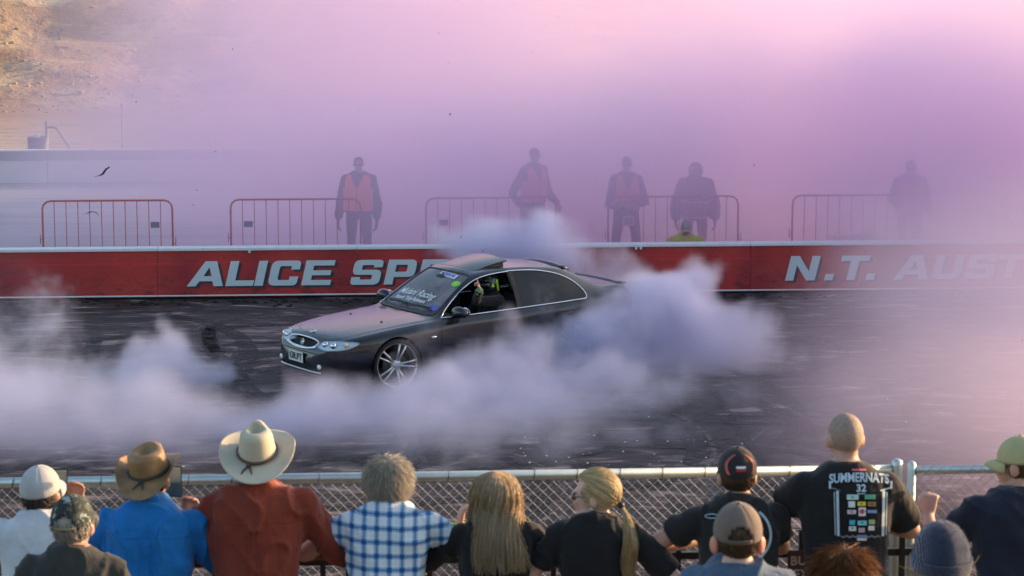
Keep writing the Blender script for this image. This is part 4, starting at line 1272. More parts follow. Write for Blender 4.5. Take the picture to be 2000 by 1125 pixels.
        def fld(c, n):
            f_ = mn.noise(Vector((c[0] * 9 + sd, c[1] * 7, c[2] * 3.2 + c[0] * 3)))
            r_ = 1 - abs(mn.noise(Vector((c[0] * 6 + c[2] * 4 + sd, c[1] * 6, c[2] * 5 - c[0] * 5 * (1 if c[0] > 0 else -1)))))
            return fold * (.8 * f_ + 1.5 * (r_ ** 7 - .2)) + .25 * fold * mn.noise(Vector(c) * 28)
        if fold: displace(me, fld)
        p.shirt = link('shirt', me, shirt, p.root)
        bm = bmesh.new(); bm.from_mesh(me); p.bvh = BVHTree.FromBMesh(bm); bm.free()
        if collar:
            n0 = [bend(V(.074 * math.cos(a) * k, -.010 + .072 * math.sin(a) * k, (1.522 + .012 * math.sin(-a)) * k)) for a in np.linspace(0, 2 * math.pi, 25)[:-1]]
            n1 = [bend(V(.064 * math.cos(a) * k, -.008 + .062 * math.sin(a) * k, (1.558 + .008 * math.sin(-a)) * k)) for a in np.linspace(0, 2 * math.pi, 25)[:-1]]
            n2 = [bend(V(.098 * math.cos(a) * k, -.010 + .096 * math.sin(a) * k, (1.508 + .012 * math.sin(-a)) * k)) for a in np.linspace(0, 2 * math.pi, 25)[:-1]]
            link('collar', solid(MB().loft([n0, n1, n2], cap=False).fixed(), .004, 1), shirt, p.shirt, True)
        else:
            nr = [bend(V(.074 * math.cos(a) * k, -.012 + .074 * math.sin(a) * k, (1.517 + .012 * math.sin(-a)) * k)) for a in np.linspace(0, 2 * math.pi, 25)[:-1]]
            MB().tube(nr, .008, 6, close=True, cap=False).build('neckband', shirt, p.shirt, True)
    tm = trousers or M['trouser_dark']
    mb = MB()
    torso(mb, .008, .80, .98)
    for hip, kn, an in J:
        mb.tube([hip, hip.lerp(kn, .4), kn, kn.lerp(an, .5), an], [.098 * k, .092 * k, .072 * k, .068 * k, .062 * k], 12)
    me = organic(mb, .018, 4); displace(me, lambda c, n: .006 * mn.noise(Vector((c[0] * 12, c[1] * 12, c[2] * 7))))
    link('trousers', me, tm, p.root)
    for hip, kn, an in J:
        mb = MB(); mb.ell(an + V(0, .065, -.032), (.050 * k, .145 * k, .036 * k), nu=14, nv=8); mb.ell(an + V(0, -.02, -.01), (.046 * k, .055 * k, .052 * k), nu=12, nv=8)
        link('shoe', organic(mb, .016, 3), shoes or M['shoe'], p.root)
    return p
M['trouser_dark'] = cloth('dark_trousers', (.03, .03, .04))
M['shoe'] = simple('dark_shoes', (.02, .018, .016), .6, var=.3)
def decal_px(p, me, fn, mat, name='print', off=.013):
    """lay a flat mesh on the shirt: fn maps its x,y to photo pixels, the shirt gives the distance"""
    bm = bmesh.new(); bm.from_mesh(me)
    if len(bm.verts) > 3: bmesh.ops.triangulate(bm, faces=bm.faces); bmesh.ops.subdivide_edges(bm, edges=bm.edges, cuts=1, use_grid_fill=True)
    bm.to_mesh(me); bm.free()
    for v_ in me.vertices:
        px, py = fn(v_.co.x, v_.co.y)
        d = ray(px, py)
        o_ = p.Mi @ CAM; dl = (p.Mi.to_3x3() @ d).normalized()
        h_ = p.bvh.ray_cast(o_, dl)
        if h_[0] is None: h_ = p.bvh.find_nearest(o_ + dl * p.loc.y)
        v_.co = h_[0] - dl * off
    me.update()
    return link(name, me, mat, p.shirt)
def rect_grid(n=6, m=4):
    return MB().add([(i / n - .5, j / m - .5, 0) for j in range(m + 1) for i in range(n + 1)], [(j * (n + 1) + i, j * (n + 1) + i + 1, (j + 1) * (n + 1) + i + 1, (j + 1) * (n + 1) + i) for j in range(m) for i in range(n)]).fixed()
def eyes(p, open_=True):
    for s in (-1, 1):
        o = MB().ell(p.H((s * .031, .079, -.004)), [.0125 * p.hs] * 3, nu=12, nv=8).build('eye', M['plate_white'], p.root, True)
        MB().ell(p.H((s * .031, .0895, -.004)), [.0055 * p.hs] * 3, nu=8, nv=6).build('iris', M['ink'], o, True)
def sunglasses(p, mat=None):
    g = None
    for s in (-1, 1):
        me = MB().ell(p.H((s * .034, .094, -.004)), [.030 * p.hs, .010 * p.hs, .020 * p.hs], p.HR @ Matrix.Rotation(s * R(-14), 3, 'Z'), 14, 8)
        if g is None: gm = me
        else: gm.add(me.v, me.f)
        g = True
        gm.tube([p.H((s * .062, .080, .002)), p.H((s * .080, .03, .004)), p.H((s * .084, -.012, .002))], .0032 * p.hs, 6)
    gm.tube([p.H((-.012, .101, .0)), p.H((.012, .101, .0))], .004 * p.hs, 6)
    return gm.build('sunglasses', mat or M['dark_lens'], p.root, True)
# ---- headwear
def cap(p, mat, brim_mat=None, yaw=0.0, hole=True, pitch=0.0, size=1.0, strap=None, seams=True, brim_len=.072):
    Rc = Matrix.Rotation(R(yaw), 3, 'Z') @ Matrix.Rotation(R(pitch), 3, 'X')
    C = V(0, -.012, .030); rx, ry, rz_ = .088 * size, .108 * size, .106 * size
    def P(az, el, g=0.0):
        s_ = 1 - .022 * (1 - abs(math.cos(az * 3))) ** 8 if seams else 1
        q = V(math.sin(az) * math.cos(el) * (rx + g) * s_, math.cos(az) * math.cos(el) * (ry + g) * s_, math.sin(el) * (rz_ + g) * s_)
        return p.H(C + Rc @ q)
    n, m = 60, 16
    vs = []; fs = []
    for j in range(m + 1):
        el = -.10 + (math.pi / 2 + .10) * j / m
        for i in range(n):
            vs.append(P(2 * math.pi * i / n, el))
    for j in range(m):
        for i in range(n):
            az = 2 * math.pi * (i + .5) / n; el = -.10 + (math.pi / 2 + .10) * (j + .5) / m
            da = abs(az - math.pi)
            if hole and da < .52 and .02 < el < .02 + .50 * math.sqrt(max(0, 1 - (da / .52) ** 2)): continue
            k_ = (i + 1) % n
            fs.append((j * n + i, j * n + k_, (j + 1) * n + k_, (j + 1) * n + i))
    o = link('cap', solid(MB().add(vs, fs).fixed(), .004, 0), mat, p.root, True)
    MB().ell(P(0, math.pi / 2), [.009 * p.hs] * 3, nu=8, nv=6).build('button', mat, o, True)
    top, bot = [], []
    nb = 26; rows = 6
    vs = []; fs = []
    for j in range(rows + 1):
        q = j / rows
        for i in range(nb + 1):
            az = -1.15 + 2.3 * i / nb
            base = V(math.sin(az) * rx * 1.0, math.cos(az) * ry * 1.0, -.012)
            ext = brim_len * math.cos(az / 1.15 * math.pi / 2) ** .6 if abs(az) < 1.149 else 0
            pt = base + V(math.sin(az) * .25, 1, 0).normalized() * ext * q + V(0, 0, -.020 * q * q - .028 * q * (az / 1.15) ** 2)
            vs.append(p.H(C + Rc @ pt))
    for j in range(rows):
        for i in range(nb):
            fs.append((j * (nb + 1) + i, j * (nb + 1) + i + 1, (j + 1) * (nb + 1) + i + 1, (j + 1) * (nb + 1) + i))
    link('brim', solid(MB().add(vs, fs).fixed(), .005, 0), brim_mat or mat, o, True)
    if hole and strap:
        MB().loft([[P(math.pi + a, -.04, .001), P(math.pi + a, .05, .001), P(math.pi + a, .05, .005), P(math.pi + a, -.04, .005)] for a in np.linspace(-.5, .5, 12)]).build('strap', strap, o, True)
    p.capP = P
    return o
def brim_hat(p, mat, band, crown_h=.125, brim=.085, curl=.05, curl_p=2.0, dip=.012, pinch=.018, dent=.03, tilt=0.0, roll=0.0, taper=.86, tie=True, droop=0.0):
    Rc = Matrix.Rotation(R(roll), 3, 'Y') @ Matrix.Rotation(R(tilt), 3, 'X')
    C = V(0, -.010, .040); rx, ry = .086, .104
    W = lambda q: p.H(C + Rc @ Vector(q))
    n = 64
    rings = []
    for j in range(12):                                   # brim, from edge inwards
        q = 1 - j / 11
        ring = []
        for i in range(n):
            a = 2 * math.pi * i / n; sx, cy = math.sin(a), math.cos(a)
            e = brim * (1 + .12 * abs(cy)) * q
            z = curl * abs(sx) ** curl_p * q ** 1.6 - dip * abs(cy) ** 2 * q - droop * max(0, -cy) * q
            ring.append(W((sx * (rx + e * (1 - .35 * curl / .05 * q * abs(sx) * .5)), cy * (ry + e), z)))
        rings.append(ring)
    for j in range(1, 13):                                # crown up to the crease
        q = j / 12
        ring = []
        for i in range(n):
            a = 2 * math.pi * i / n; sx, cy = math.sin(a), math.cos(a)
            f = 1 - (1 - taper) * q ** 1.3
            if q > .82: f *= 1 - .35 * ((q - .82) / .18) ** 2
            pin = pinch * q * max(0, cy) * (abs(sx) ** .8) * 1.6
            z = crown_h * (q if q < .9 else .9 + (q - .9) * .55)
            ring.append(W((sx * max(rx * f - pin, .012), cy * ry * f, z + .010 * q * abs(cy))))
        rings.append(ring)
    for j in range(1, 7):                                 # dented top
        q = j / 6
        ring = []
        for i in range(n):
            a = 2 * math.pi * i / n; sx, cy = math.sin(a), math.cos(a)
            f = taper * .65 * (1 - q * .97)
            ring.append(W((sx * rx * f, cy * ry * f * 1.05, crown_h * .955 + .010 * abs(cy) * (1 - q) - dent * smst(0, .8, q))))
        rings.append(ring)
    o = link('hat', solid(MB().loft(rings, cap=False).fixed(), .0035, 0), mat, p.root, True)
    bt = [W((math.sin(a) * (rx + .003), math.cos(a) * (ry + .003), .014)) for a in np.linspace(0, 2 * math.pi, 41)[:-1]]
    mb = MB().tube(bt, .0075, 8, close=True, cap=False)
    if tie:
        kx = -.03 if tie == 'left' else .0
        c_ = V(kx, -(ry + .008), .008)
        mb.ell(W(c_), (.012, .010, .012), nu=8, nv=6)
        for d_ in (-.02, .012):
            mb.tube([W(c_), W(c_ + V(d_, -.022, -.010)), W(c_ + V(d_ * 1.5, -.045, -.016))], [.004, .005, .003], 6)
    mb.build('hat_band', band, o, True)
    return o
# ---- hair
def lock_mesh(mb, P, r, sides=3):
    n = len(P)
    mb.tube(P, [r * (1 - .75 * (i / (n - 1)) ** 1.5) for i in range(n)], sides, cap=False)
CR = (.0775, .098, .095); CC = V(0, -.012, .022)
def scalp(az, el, g=0.0):
    return CC + V(math.sin(az) * math.cos(el) * (CR[0] + g), math.cos(az) * math.cos(el) * (CR[1] + g), math.sin(el) * (CR[2] + g))
def hair(p, mat, n=500, el0=-.7, length=.05, r=.0045, lift=.25, az0=.9, seed=1, under=True, curl=.2, hairline=None, gmax=.02, els=None, g0=.004, down=1.0):
    """locks rooted all over the scalp except the face (|az| < az0 below the brow)"""
    rd = random.Random(seed); mb = MB()
    if under:
        sub = MB().ell((0, 0, 0), (CR[0] + g0, CR[1] + g0, CR[2] + g0), nu=28, nv=18)
        me_v = [V(*v_) + CC for v_ in sub.v]
        fs = []
        for f in sub.f:
            c = sum((me_v[i] for i in f), V(0, 0, 0)) / len(f) - CC
            az = math.atan2(c.x, c.y); el = math.asin(max(-1, min(1, c.z / CR[2])))
            if (abs(az) > az0 or el > .55) and el > el0 - .1: fs.append(f)
        mb.add([p.H(v_) for v_ in me_v], fs)
    for _ in range(n):
        for _t in range(20):
            az = rd.uniform(-math.pi, math.pi); el = math.asin(rd.uniform(math.sin(el0), 1)) if els is None else rd.uniform(*els)
            if abs(az) > az0 or el > .6: break
        q = scalp(az, el, g0); nrm = (q - CC).normalized()
        t_ = V(0, 0, -1) * down + V(math.sin(az), math.cos(az), 0) * .3 + V(rd.gauss(0, .35), rd.gauss(0, .35), rd.gauss(0, .2))
        t_ = (t_ - nrm * t_.dot(nrm)).normalized()
        P = [q]; L = length * rd.uniform(.6, 1.25); m = 5
        ph = rd.uniform(0, 6.3)
        for i in range(1, m + 1):
            d = (t_ + nrm * lift * (1 - i / m * .8) + V(math.sin(ph + i), math.cos(ph + i * 1.3), 0) * curl).normalized()
            x = P[-1] + d * (L / m)
            e = x - CC; s_ = math.sqrt((e.x / CR[0]) ** 2 + (e.y / CR[1]) ** 2 + (e.z / CR[2]) ** 2)
            if s_ < 1.03: x = CC + e * (1.03 / s_)
            P.append(x)
        lock_mesh(mb, [p.H(x) for x in P], r * rd.uniform(.7, 1.3) * p.hs)
    return mb.build('hair', mat, p.root, True, fix=False)
def swept(p, mat, tie, n=900, r=.0026, seed=1, az0=1.0, g=.007, el0=-.35):
    """hair combed over the scalp to one tie point (head coordinates)"""
    rd = random.Random(seed); mb = MB()
    sub = MB().ell((0, 0, 0), (CR[0] + .004, CR[1] + .004, CR[2] + .004), nu=28, nv=18)
    me_v = [V(*v_) + CC for v_ in sub.v]; fs = []
    for f in sub.f:
        c = sum((me_v[i] for i in f), V(0, 0, 0)) / len(f) - CC
        az = math.atan2(c.x, c.y); el = math.asin(max(-1, min(1, c.z / CR[2])))
        if (abs(az) > az0 + .15 * max(0, -el) or el > .62) and el > el0 - .25: fs.append(f)
    mb.add([p.H(v_) for v_ in me_v], fs)
    t1 = (tie - CC).normalized()
    for _ in range(n):
        for _t in range(30):
            az = rd.uniform(-math.pi, math.pi); el = math.asin(rd.uniform(math.sin(el0), 1))
            if abs(az) > az0 or el > .6: break
        a = (scalp(az, el) - CC).normalized()
        gg = g * rd.uniform(.4, 1.3); P = []
        for q in np.linspace(0, 1, 9):
            d = a.lerp(t1, q); d.normalize()
            e = V(d.x * CR[0], d.y * CR[1], d.z * CR[2])
            P.append(p.H(CC + e + d * (gg * math.sin(math.pi * min(1, .15 + q * .8)) + .004)))
        n_ = len(P)
        mb.tube(P, r * rd.uniform(.7, 1.4), 4, cap=False)
    return mb.build('hair', mat, p.root, True, fix=False)
def strands(p, mat, guides, n, spread, r=.004, seed=3, wave=.01, name='hair', extra=None, clump=False):
    """long locks: blends of neighbouring guide polylines given in the person's space"""
    rd = random.Random(seed); mb = extra or MB()
    for _ in range(n):
        f = rd.uniform(0, len(guides) - 1.001); i = int(f); f -= i
        tl = rd.uniform(.78, 1.0); ph = rd.uniform(0, 6.28) if not clump else int((i + f) * 2.2) * 1.9 + rd.gauss(0, .35); o_ = V(rd.gauss(0, spread), rd.gauss(0, spread * .6), 0)
        P = []
        for q in np.linspace(0, 1, 12):
            a = Vector(cr([tuple(x) for x in guides[i]], (len(guides[i]) - 1) * q * tl)); c = Vector(cr([tuple(x) for x in guides[i + 1]], (len(guides[i + 1]) - 1) * q * tl))
            w_ = wave * q
            P.append(a.lerp(c, f) + o_ * (.15 + .85 * q) + V(math.sin(ph + q * 7) * w_, math.cos(ph + q * 6) * w_ * .6, 0))
        lock_mesh(mb, P, r * rd.uniform(.6, 1.4))
    return mb.build(name, mat, p.root, True, fix=False)
def phone(c, rz, label, lit):
    e = empty('phone', c, rz, label, 'phone')
    MB().box((0, 0, 0), (.074, .009, .150)).build('case', M['black_plastic'], e, bevel=.004)
    t = NT('phone_screen_' + str(lit)); z = t.sep(t.coord())[2]
    cc = t.ramp(t.math('ADD', t.math('MULTIPLY', z, 6.0), .5), [(.0, (.01, .012, .016)), (.45, (.015, .02, .022)), (.52, (.07, .075, .07)), (1.0, (.10, .12, .10))])
    t.bsdf((.01, .01, .012), .15, 0); t.set(t.b.inputs['Emission Color'], cc); t.b.inputs['Emission Strength'].default_value = .5
    MB().box((0, -.0052, 0), (.066, .002, .138)).build('screen', t.m, e)
    MB().ell((.022, .006, .055), (.008, .003, .008), nu=8, nv=6).build('lens', M['dark_lens'], e, True)
    return e
G_S = 'spectators along the fence'
def to_local(p_loc, rz, w):
    return Matrix.Rotation(-rz, 3, 'Z') @ (w - p_loc)
def railarms(k, b, le=None, re=None, z=1.15, out=.36, fw=.26):
    """both forearms resting on the railing"""
    return [dict(e=V(-out * b, fw * .75, z + .0), w=V(-.13, fw + .17, z + .045), d=V(.6, .5, -.05), n=V(0, 0, -1), curl=.35, side=1),
            dict(e=V(out * b, fw * .75, z + .0), w=V(.13, fw + .17, z + .045), d=V(-.6, .5, -.05), n=V(0, 0, -1), curl=.35, side=-1)]
M['ear_glow'] = simple('ear_glow', (.62, .26, .19), .5, var=.1, Subsurface_Weight=.6, Subsurface_Radius=(.03, .008, .004))  # redder than the skin: paints in sunlight glowing through the ears
M['hair_grey'] = hair_mat('hair_grey', (.46, .41, .33), (.90, .85, .74))
M['hair_white'] = hair_mat('hair_white', (.50, .46, .40), (.72, .68, .60))
M['hair_dark'] = hair_mat('hair_dark', (.03, .02, .015), (.10, .07, .045))
M['hair_salt'] = hair_mat('hair_salt', (.07, .06, .05), (.24, .21, .18))
M['hair_blonde'] = hair_mat('hair_blonde', (.52, .36, .16), (.92, .74, .42))
M['hair_ash'] = hair_mat('hair_ash', (.42, .29, .15), (.90, .74, .50))
M['hair_child'] = hair_mat('hair_child', (.16, .065, .02), (.42, .19, .06))  # brown hair gingered, orange rim glow put into the colour
M['hair_short'] = hair_mat('hair_short', (.10, .065, .04), (.22, .15, .09))
M['black_tee'] = cloth('black_tee', (.011, .011, .012), var=.25)

# a: man in pale cap with phone ------------------------------------------------
ph = at(116, 944, 11.38)
p0 = person('man in pale grey cap and light tee filming with a phone at the far left', (76, 909), 11.0, lean=12, b=1.08, shirt=cloth('pale_tee', (.56, .58, .60)), head=(-14, 4), hat_h=.02,
           arms=[railarms(1, 1)[0], dict(e=V(.30, .20, 1.08), w=V(.13, .36, 1.30), d=V(-.05, .15, 1), n=V(-.3, -1, 0), curl=(.7, .7, .7, .7), thumb=.8, side=-1)], skin='skin_tan', group=G_S, vox=.008)
cap(p0, cloth('pale_cap', (.44, .44, .43), fold=.15), hole=False, pitch=6)
hair(p0, M['hair_salt'], 420, -1.0, .045, .0035, .1, 1.2, 4, True, .1, els=(-1.0, -.05))
# c: man in brown leather hat -------------------------------------------------
p2 = person('man in brown leather hat and bright blue shirt filming with a phone', (289, 852), 10.95, lean=10, b=1.12, shirt=cloth('blue_shirt', (.008, .16, .46), fold=.35), long=True, head=(-12, 6), hat_h=.085, collar=True, fold=.015, group=G_S,
           arms=[dict(e=V(-.33, .16, 1.04), w=V(-.16, .36, 1.10), d=V(.5, .5, .1), n=V(0, 0, -1), curl=.4, side=1), dict(e=V(.34, .18, 1.02), w=V(.17, .33, 1.24), d=V(-.12, .15, 1), n=V(-.5, -1, 0), curl=(.7, .7, .7, .7), thumb=.8, side=-1)], skin='skin_tan', vox=.008)
M['leather'] = simple('hat_leather', (.26, .15, .065), .55, var=.3, scale=16, bump=.25, bscale=70)
M['braid'] = simple('hat_braid', (.03, .035, .025), .7, var=.4, scale=90, bump=.4, bscale=200)
brim_hat(p2, M['leather'], M['braid'], .108, .072, .060, 2.6, .018, .010, .022, tilt=11, roll=-4, taper=.92, droop=.03)
hair(p2, M['hair_dark'], 250, -1.0, .03, .0035, .05, 1.2, 5, True, .1, els=(-1.0, -.2))
# d: man in cream hat ---------------------------------------------------------
p3 = person('man in wide cream brimmed hat and rust red shirt', (501, 815), 11.0, lean=14, b=1.14, shirt=cloth('rust_shirt', (.20, .035, .018), fold=.3), long=True, head=(0, 10), hat_h=.09, collar=True, fold=.015, group=G_S, arms=railarms(1, 1.0, out=.37, z=1.10), skin='skin_tan')
M['felt'] = simple('cream_felt', (.50, .46, .35), .85, var=.08, scale=10, bump=.05)
brim_hat(p3, M['felt'], simple('brown_cord', (.09, .04, .02), .6, var=.3), .135, .098, .035, 2.2, .012, .030, .035, tilt=12, taper=.76, tie='left', droop=.012)
hair(p3, M['hair_dark'], 250, -1.0, .03, .0035, .05, 1.2, 6, True, .1, els=(-1.0, -.2))
def seam_line(p, pts, name='seam', r=.0022, mat=None):
    P = []
    for x, z in pts:
        h_ = p.bvh.ray_cast(V(x, -1.2, z), V(0, 1, 0))
        if h_[0] is not None: P.append(h_[0] + V(0, -.001, 0))
    if len(P) > 2: MB().tube(P, r, 5).build(name, mat or p.shirt.data.materials[0], p.shirt, True)
for pp in (p2, p3):
    kz = (pp.sh[0].z + pp.sh[1].z) / 2
    seam_line(pp, [(x, kz - .05 + .01 * math.cos(x * 9)) for x in np.linspace(-.20, .20, 30)])
    for s in (-1, 1):
        seam_line(pp, [(s * (.185 + .012 * math.sin(q * 3)), kz + .03 - .22 * q) for q in np.linspace(0, 1, 14)])
    for s in (-.018, .018):
        seam_line(pp, [(s * (1 + q * .6), kz - .055 - .30 * q) for q in np.linspace(0, 1, 16)], r=.003)
# e: person in plaid ----------------------------------------------------------
t = NT('blue_plaid')
sx = t.sep(t.mapping((1, 1, 1)))
def bands(s_, per, w0):
    f = t.math('FRACT', t.math('MULTIPLY', s_, 1 / per))
    return t.math('ADD', t.math('MULTIPLY', t.math('LESS_THAN', f, w0), .55), t.math('MULTIPLY', t.math('LESS_THAN', t.math('ABSOLUTE', t.math('SUBTRACT', f, w0 * .5)), w0 * .16), .45))
bx_ = bands(sx[0], .058, .42); bz_ = bands(t.math('ADD', sx[2], t.math('MULTIPLY', sx[0], .03)), .060, .40)
dark_ = t.math('MULTIPLY', t.math('ADD', bx_, bz_), .5)
c = t.ramp(dark_, [(.0, (.66, .70, .72)), (.30, (.26, .42, .58)), (.55, (.035, .14, .33)), (1.0, (.012, .04, .14))])
M['plaid'] = t.bsdf(c, .9, 0, t.bump(t.noise(t.mapping((14, 14, 6)), 1.6, 3, .5, .8), .3, .03))
p4 = person('grey-haired person in blue and white checked shirt leaning on the railing', (758, 896), 11.05, lean=16, b=1.08, shirt=M['plaid'], sleeve=.62, head=(0, 8), collar=True, fold=.010, group=G_S, arms=railarms(1, 1.0, out=.40, z=1.10), skin='skin', arms_k=1.08)
hair(p4, M['hair_grey'], 7500, -1.15, .070, .0015, .12, .95, 8, True, .12, g0=.014)
# f: long-haired woman --------------------------------------------------------
p5 = person('woman with long wavy ash-blonde hair and black top', (968, 917), 11.05, lean=14, b=1.0, shirt=cloth('black_top', (.012, .011, .011)), long=True, head=(6, 6), fold=.009, group=G_S, skin='skin', hat_h=.022,
           arms=[dict(e=V(-.33, .16, 1.06), w=V(-.17, .30, 1.20), d=V(.2, .2, 1), n=V(.6, .2, 0), curl=.8, side=1), railarms(1, 1, out=.33, z=1.06)[1]], vox=.008)
hair(p5, M['hair_ash'], 0, -.2, .09, .0026, .02, 1.0, 9, True, .01, els=(-.2, 1.25), g0=.010)
gd = []
for az in np.linspace(math.pi - 1.75, math.pi + 1.75, 13):
    a = [p5.H(scalp(az, 1.54, .012)), p5.H(scalp(az, 1.1, .018)), p5.H(scalp(az, .6, .024)), p5.H(scalp(az, .1, .028)), p5.H(scalp(az, -.35, .032))]
    x = a[-1]; s_ = -(az - math.pi) / 1.55
    zz = [x.z - .07, x.z - .14, x.z - .21, x.z - .275]
    for j, z in enumerate(zz):
        xx = x.x * (1 + .12 * j) + .010 * j
        hh = p5.bvh.ray_cast(V(xx, -1.2, z), V(0, 1, 0))
        y = min((hh[0].y if hh[0] is not None else x.y) - .018, x.y + .03)
        if abs(s_) > .6: y = x.y + .02
        a.append(V(xx, y, z))
    gd.append(a)
strands(p5, M['hair_ash'], gd, 2600, .010, .0020, 4, .026, 'long_hair', clump=True)
MB().tube([p5.A[0]['w'] + V(.03 * math.cos(a), .02 * math.sin(a), .012) for a in np.linspace(0, 6.28, 13)[:-1]], .006, 6, close=True, cap=False).build('wristband', M['neon'], p5.root, True)
# g: woman with ponytail ------------------------------------------------------
p6 = person('woman with blonde ponytail and sunglasses looking left, black tee', (1168, 910), 11.0, lean=6, b=.98, shirt=M['black_tee'], sleeve=.72, head=(76, 2), fold=.009, group=G_S, skin='skin_pale', hat_h=.02,
           arms=[dict(e=V(-.30, .05, 1.02), w=V(-.24, .24, .94), d=V(.5, .6, -.1), n=V(0, 0, -1), curl=.4, side=1), dict(e=V(.42, -.02, .98), w=V(.25, .06, .86), d=V(-.8, .3, -.3), n=V(-.4, .2, .6), curl=.5, side=-1)], vox=.008)
sunglasses(p6, simple('amber_shades', (.05, .032, .012), .1, var=.1, Coat_Weight=1.0)); eyes(p6)
swept(p6, M['hair_blonde'], V(0, -.112, -.03), 1300, .0026, 12, 1.0, .008)
tie_ = p6.H((.0, -.115, -.035))
bx = Vector((.035, -.05, 0))
gd = []
for q in np.linspace(-1, 1, 6):
    a = [p6.H((q * .03, -.09, -.02)), tie_ + V(.012, -.012, -.005), tie_ + V(.035 + q * .012, -.05, -.06), tie_ + V(.045 + q * .024, -.065, -.15), tie_ + V(.042 + q * .026, -.065, -.25), tie_ + V(.045 + q * .016, -.05, -.33)]
    for j in range(2, len(a)):
        hh = p6.bvh.ray_cast(V(a[j].x, -1.2, a[j].z), V(0, 1, 0))
        if hh[0] is not None: a[j].y = min(a[j].y, hh[0].y - .022)
    gd.append(a)
strands(p6, M['hair_blonde'], gd, 620, .006, .0024, 6, .006, 'ponytail')
MB().ell(tie_ + V(.008, -.008, 0), (.017, .017, .017), nu=10, nv=8).build('hair_tie', M['black_plastic'], p6.root, True)
MB().ell(p6.H((-.088, -.004, -.045)), (.006, .006, .006), nu=8, nv=6).build('earring', M['chrome'], p6.root, True)
# h: man in black and red cap -------------------------------------------------
p7 = person('man in dark cap with red trim and black printed tee, left elbow out', (1441, 872), 11.0, lean=14, b=1.0, shirt=cloth('black_tee_b', (.016, .015, .015)), sleeve=.60, head=(4, 4), fold=.010, group=G_S, skin='skin', hat_h=.022,
           arms=[dict(e=V(-.40, .14, 1.16), w=V(-.14, .36, 1.14), d=V(.8, .3, 0), n=V(0, 0, -1), curl=.4, side=1), dict(e=V(.215, .21, 1.14), w=V(.15, .42, 1.12), d=V(-.5, .5, 0), n=V(0, 0, -1), curl=.4, side=-1)], arms_k=1.05)
ck = cap(p7, cloth('dark_cap', (.022, .020, .020), fold=.1), hole=False, pitch=2)
for s in (-1, 1):
    for wd, mt, a0 in ((.022, simple('cap_red', (.42, .09, .07), .7, var=.3, scale=40) if s < 0 and True else bpy.data.materials['cap_red'], .62),):
        rg = []
        for q in np.linspace(0, 1, 14):
            az = math.pi + s * (a0 + .35 * math.sin(q * 3.0) - .2 * q); el = .06 + .95 * q
            rg.append([p7.capP(az - .09, el, .0015), p7.capP(az - .09, el, .004), p7.capP(az + .09, el, .004), p7.capP(az + .09, el, .0015)])
        MB().loft(rg).build('cap_trim', mt, ck)
for el, hh, mt in ((.42, .05, M['decal']), (.30, .055, simple('cap_label_red', (.45, .03, .03), .7))):
    MB().loft([[p7.capP(math.pi + a, el - hh, .002), p7.capP(math.pi + a, el + hh, .002), p7.capP(math.pi + a, el + hh, .004), p7.capP(math.pi + a, el - hh, .004)] for a in np.linspace(-.26, .26, 8)]).build('cap_label', mt, ck)
hair(p7, M['hair_short'], 350, -1.0, .03, .0035, .1, 1.2, 14, True, .1, els=(-1.0, -.05))
M['print_teal'] = simple('print_teal', (.30, .42, .45), .8, var=.3, scale=60)
M['print_red'] = simple('print_red', (.48, .06, .09), .8, var=.3, scale=60)
def ringprint(cx, cy, rx, ry, a0, a1, w):
    n = 26
    return MB().add([((cx + (rx + s_ * w) * math.cos(a0 + (a1 - a0) * i / n)), (cy + (ry + s_ * w) * math.sin(a0 + (a1 - a0) * i / n)), 0) for i in range(n + 1) for s_ in (0, 1)], [(2 * i, 2 * i + 1, 2 * i + 3, 2 * i + 2) for i in range(n)]).fixed()
decal_px(p7, ringprint(1445, 1045, 58, 55, -.9, 1.35, 5), lambda a, b_: (a, b_), M['print_teal'])
decal_px(p7, ringprint(1445, 1045, 47, 46, .2, 1.4, 8), lambda a, b_: (a, b_), M['print_red'])
decal_px(p7, ringprint(1390, 1008, 12, 3, 0, 6.28, 2), lambda a, b_: (a, b_), M['print_teal'])
# i: shaven-headed man --------------------------------------------------------
p8 = person('tall shaven-headed man in black tee with pale printed back', (1653, 806), 11.0, lean=9, b=1.0, shirt=M['black_tee'], sleeve=.80, head=(12, 2), fold=.0035, group=G_S, skin='skin', hat_h=.002, infl=.02,
           arms=[dict(e=V(-.28, .18, 1.33), w=V(-.10, .40, 1.30), d=V(.6, .4, 0), n=V(0, 0, -1), curl=.4, side=1), dict(e=V(.32, .17, 1.22), w=V(.14, .40, 1.24), d=V(-.6, .4, 0), n=V(0, 0, -1), curl=.4, side=-1)], arms_k=1.1)
M['stubble'] = simple('stubble', (.33, .235, .18), .65, var=.30, scale=90, bump=.5, bscale=420)
hair(p8, M['stubble'], 0, -.8, .006, .0010, .4, .95, 15, True, .1, g0=.0008)
ink = simple('print_pale_blue', (.44, .56, .62), .8, var=.25, scale=70)
def tx(body, x, y, size, bold=.0, sxx=1.0, mat=ink, bend_=0.0):
    decal_px(p8, text_mesh(body, 1.0, bold), lambda a, b_: (x + a * size * sxx, y - b_ * size + bend_ * (a * size * sxx / 55) ** 2 * 6), mat)
tx('SUMMERNATS', 1678, 933, 25, .028, .74, ink, .5)
tx('32', 1682, 954, 20, .03, 1.0)
def box_px(x0, y0, x1, y1, mat):
    decal_px(p8, rect_grid(), lambda a, b_: ((x0 + x1) / 2 + a * (x1 - x0), (y0 + y1) / 2 + b_ * (y1 - y0)), mat)
box_px(1664, 915.5, 1692, 919.5, simple('print_rose', (.55, .12, .14), .8))
box_px(1674, 963.5, 1690, 965, ink)
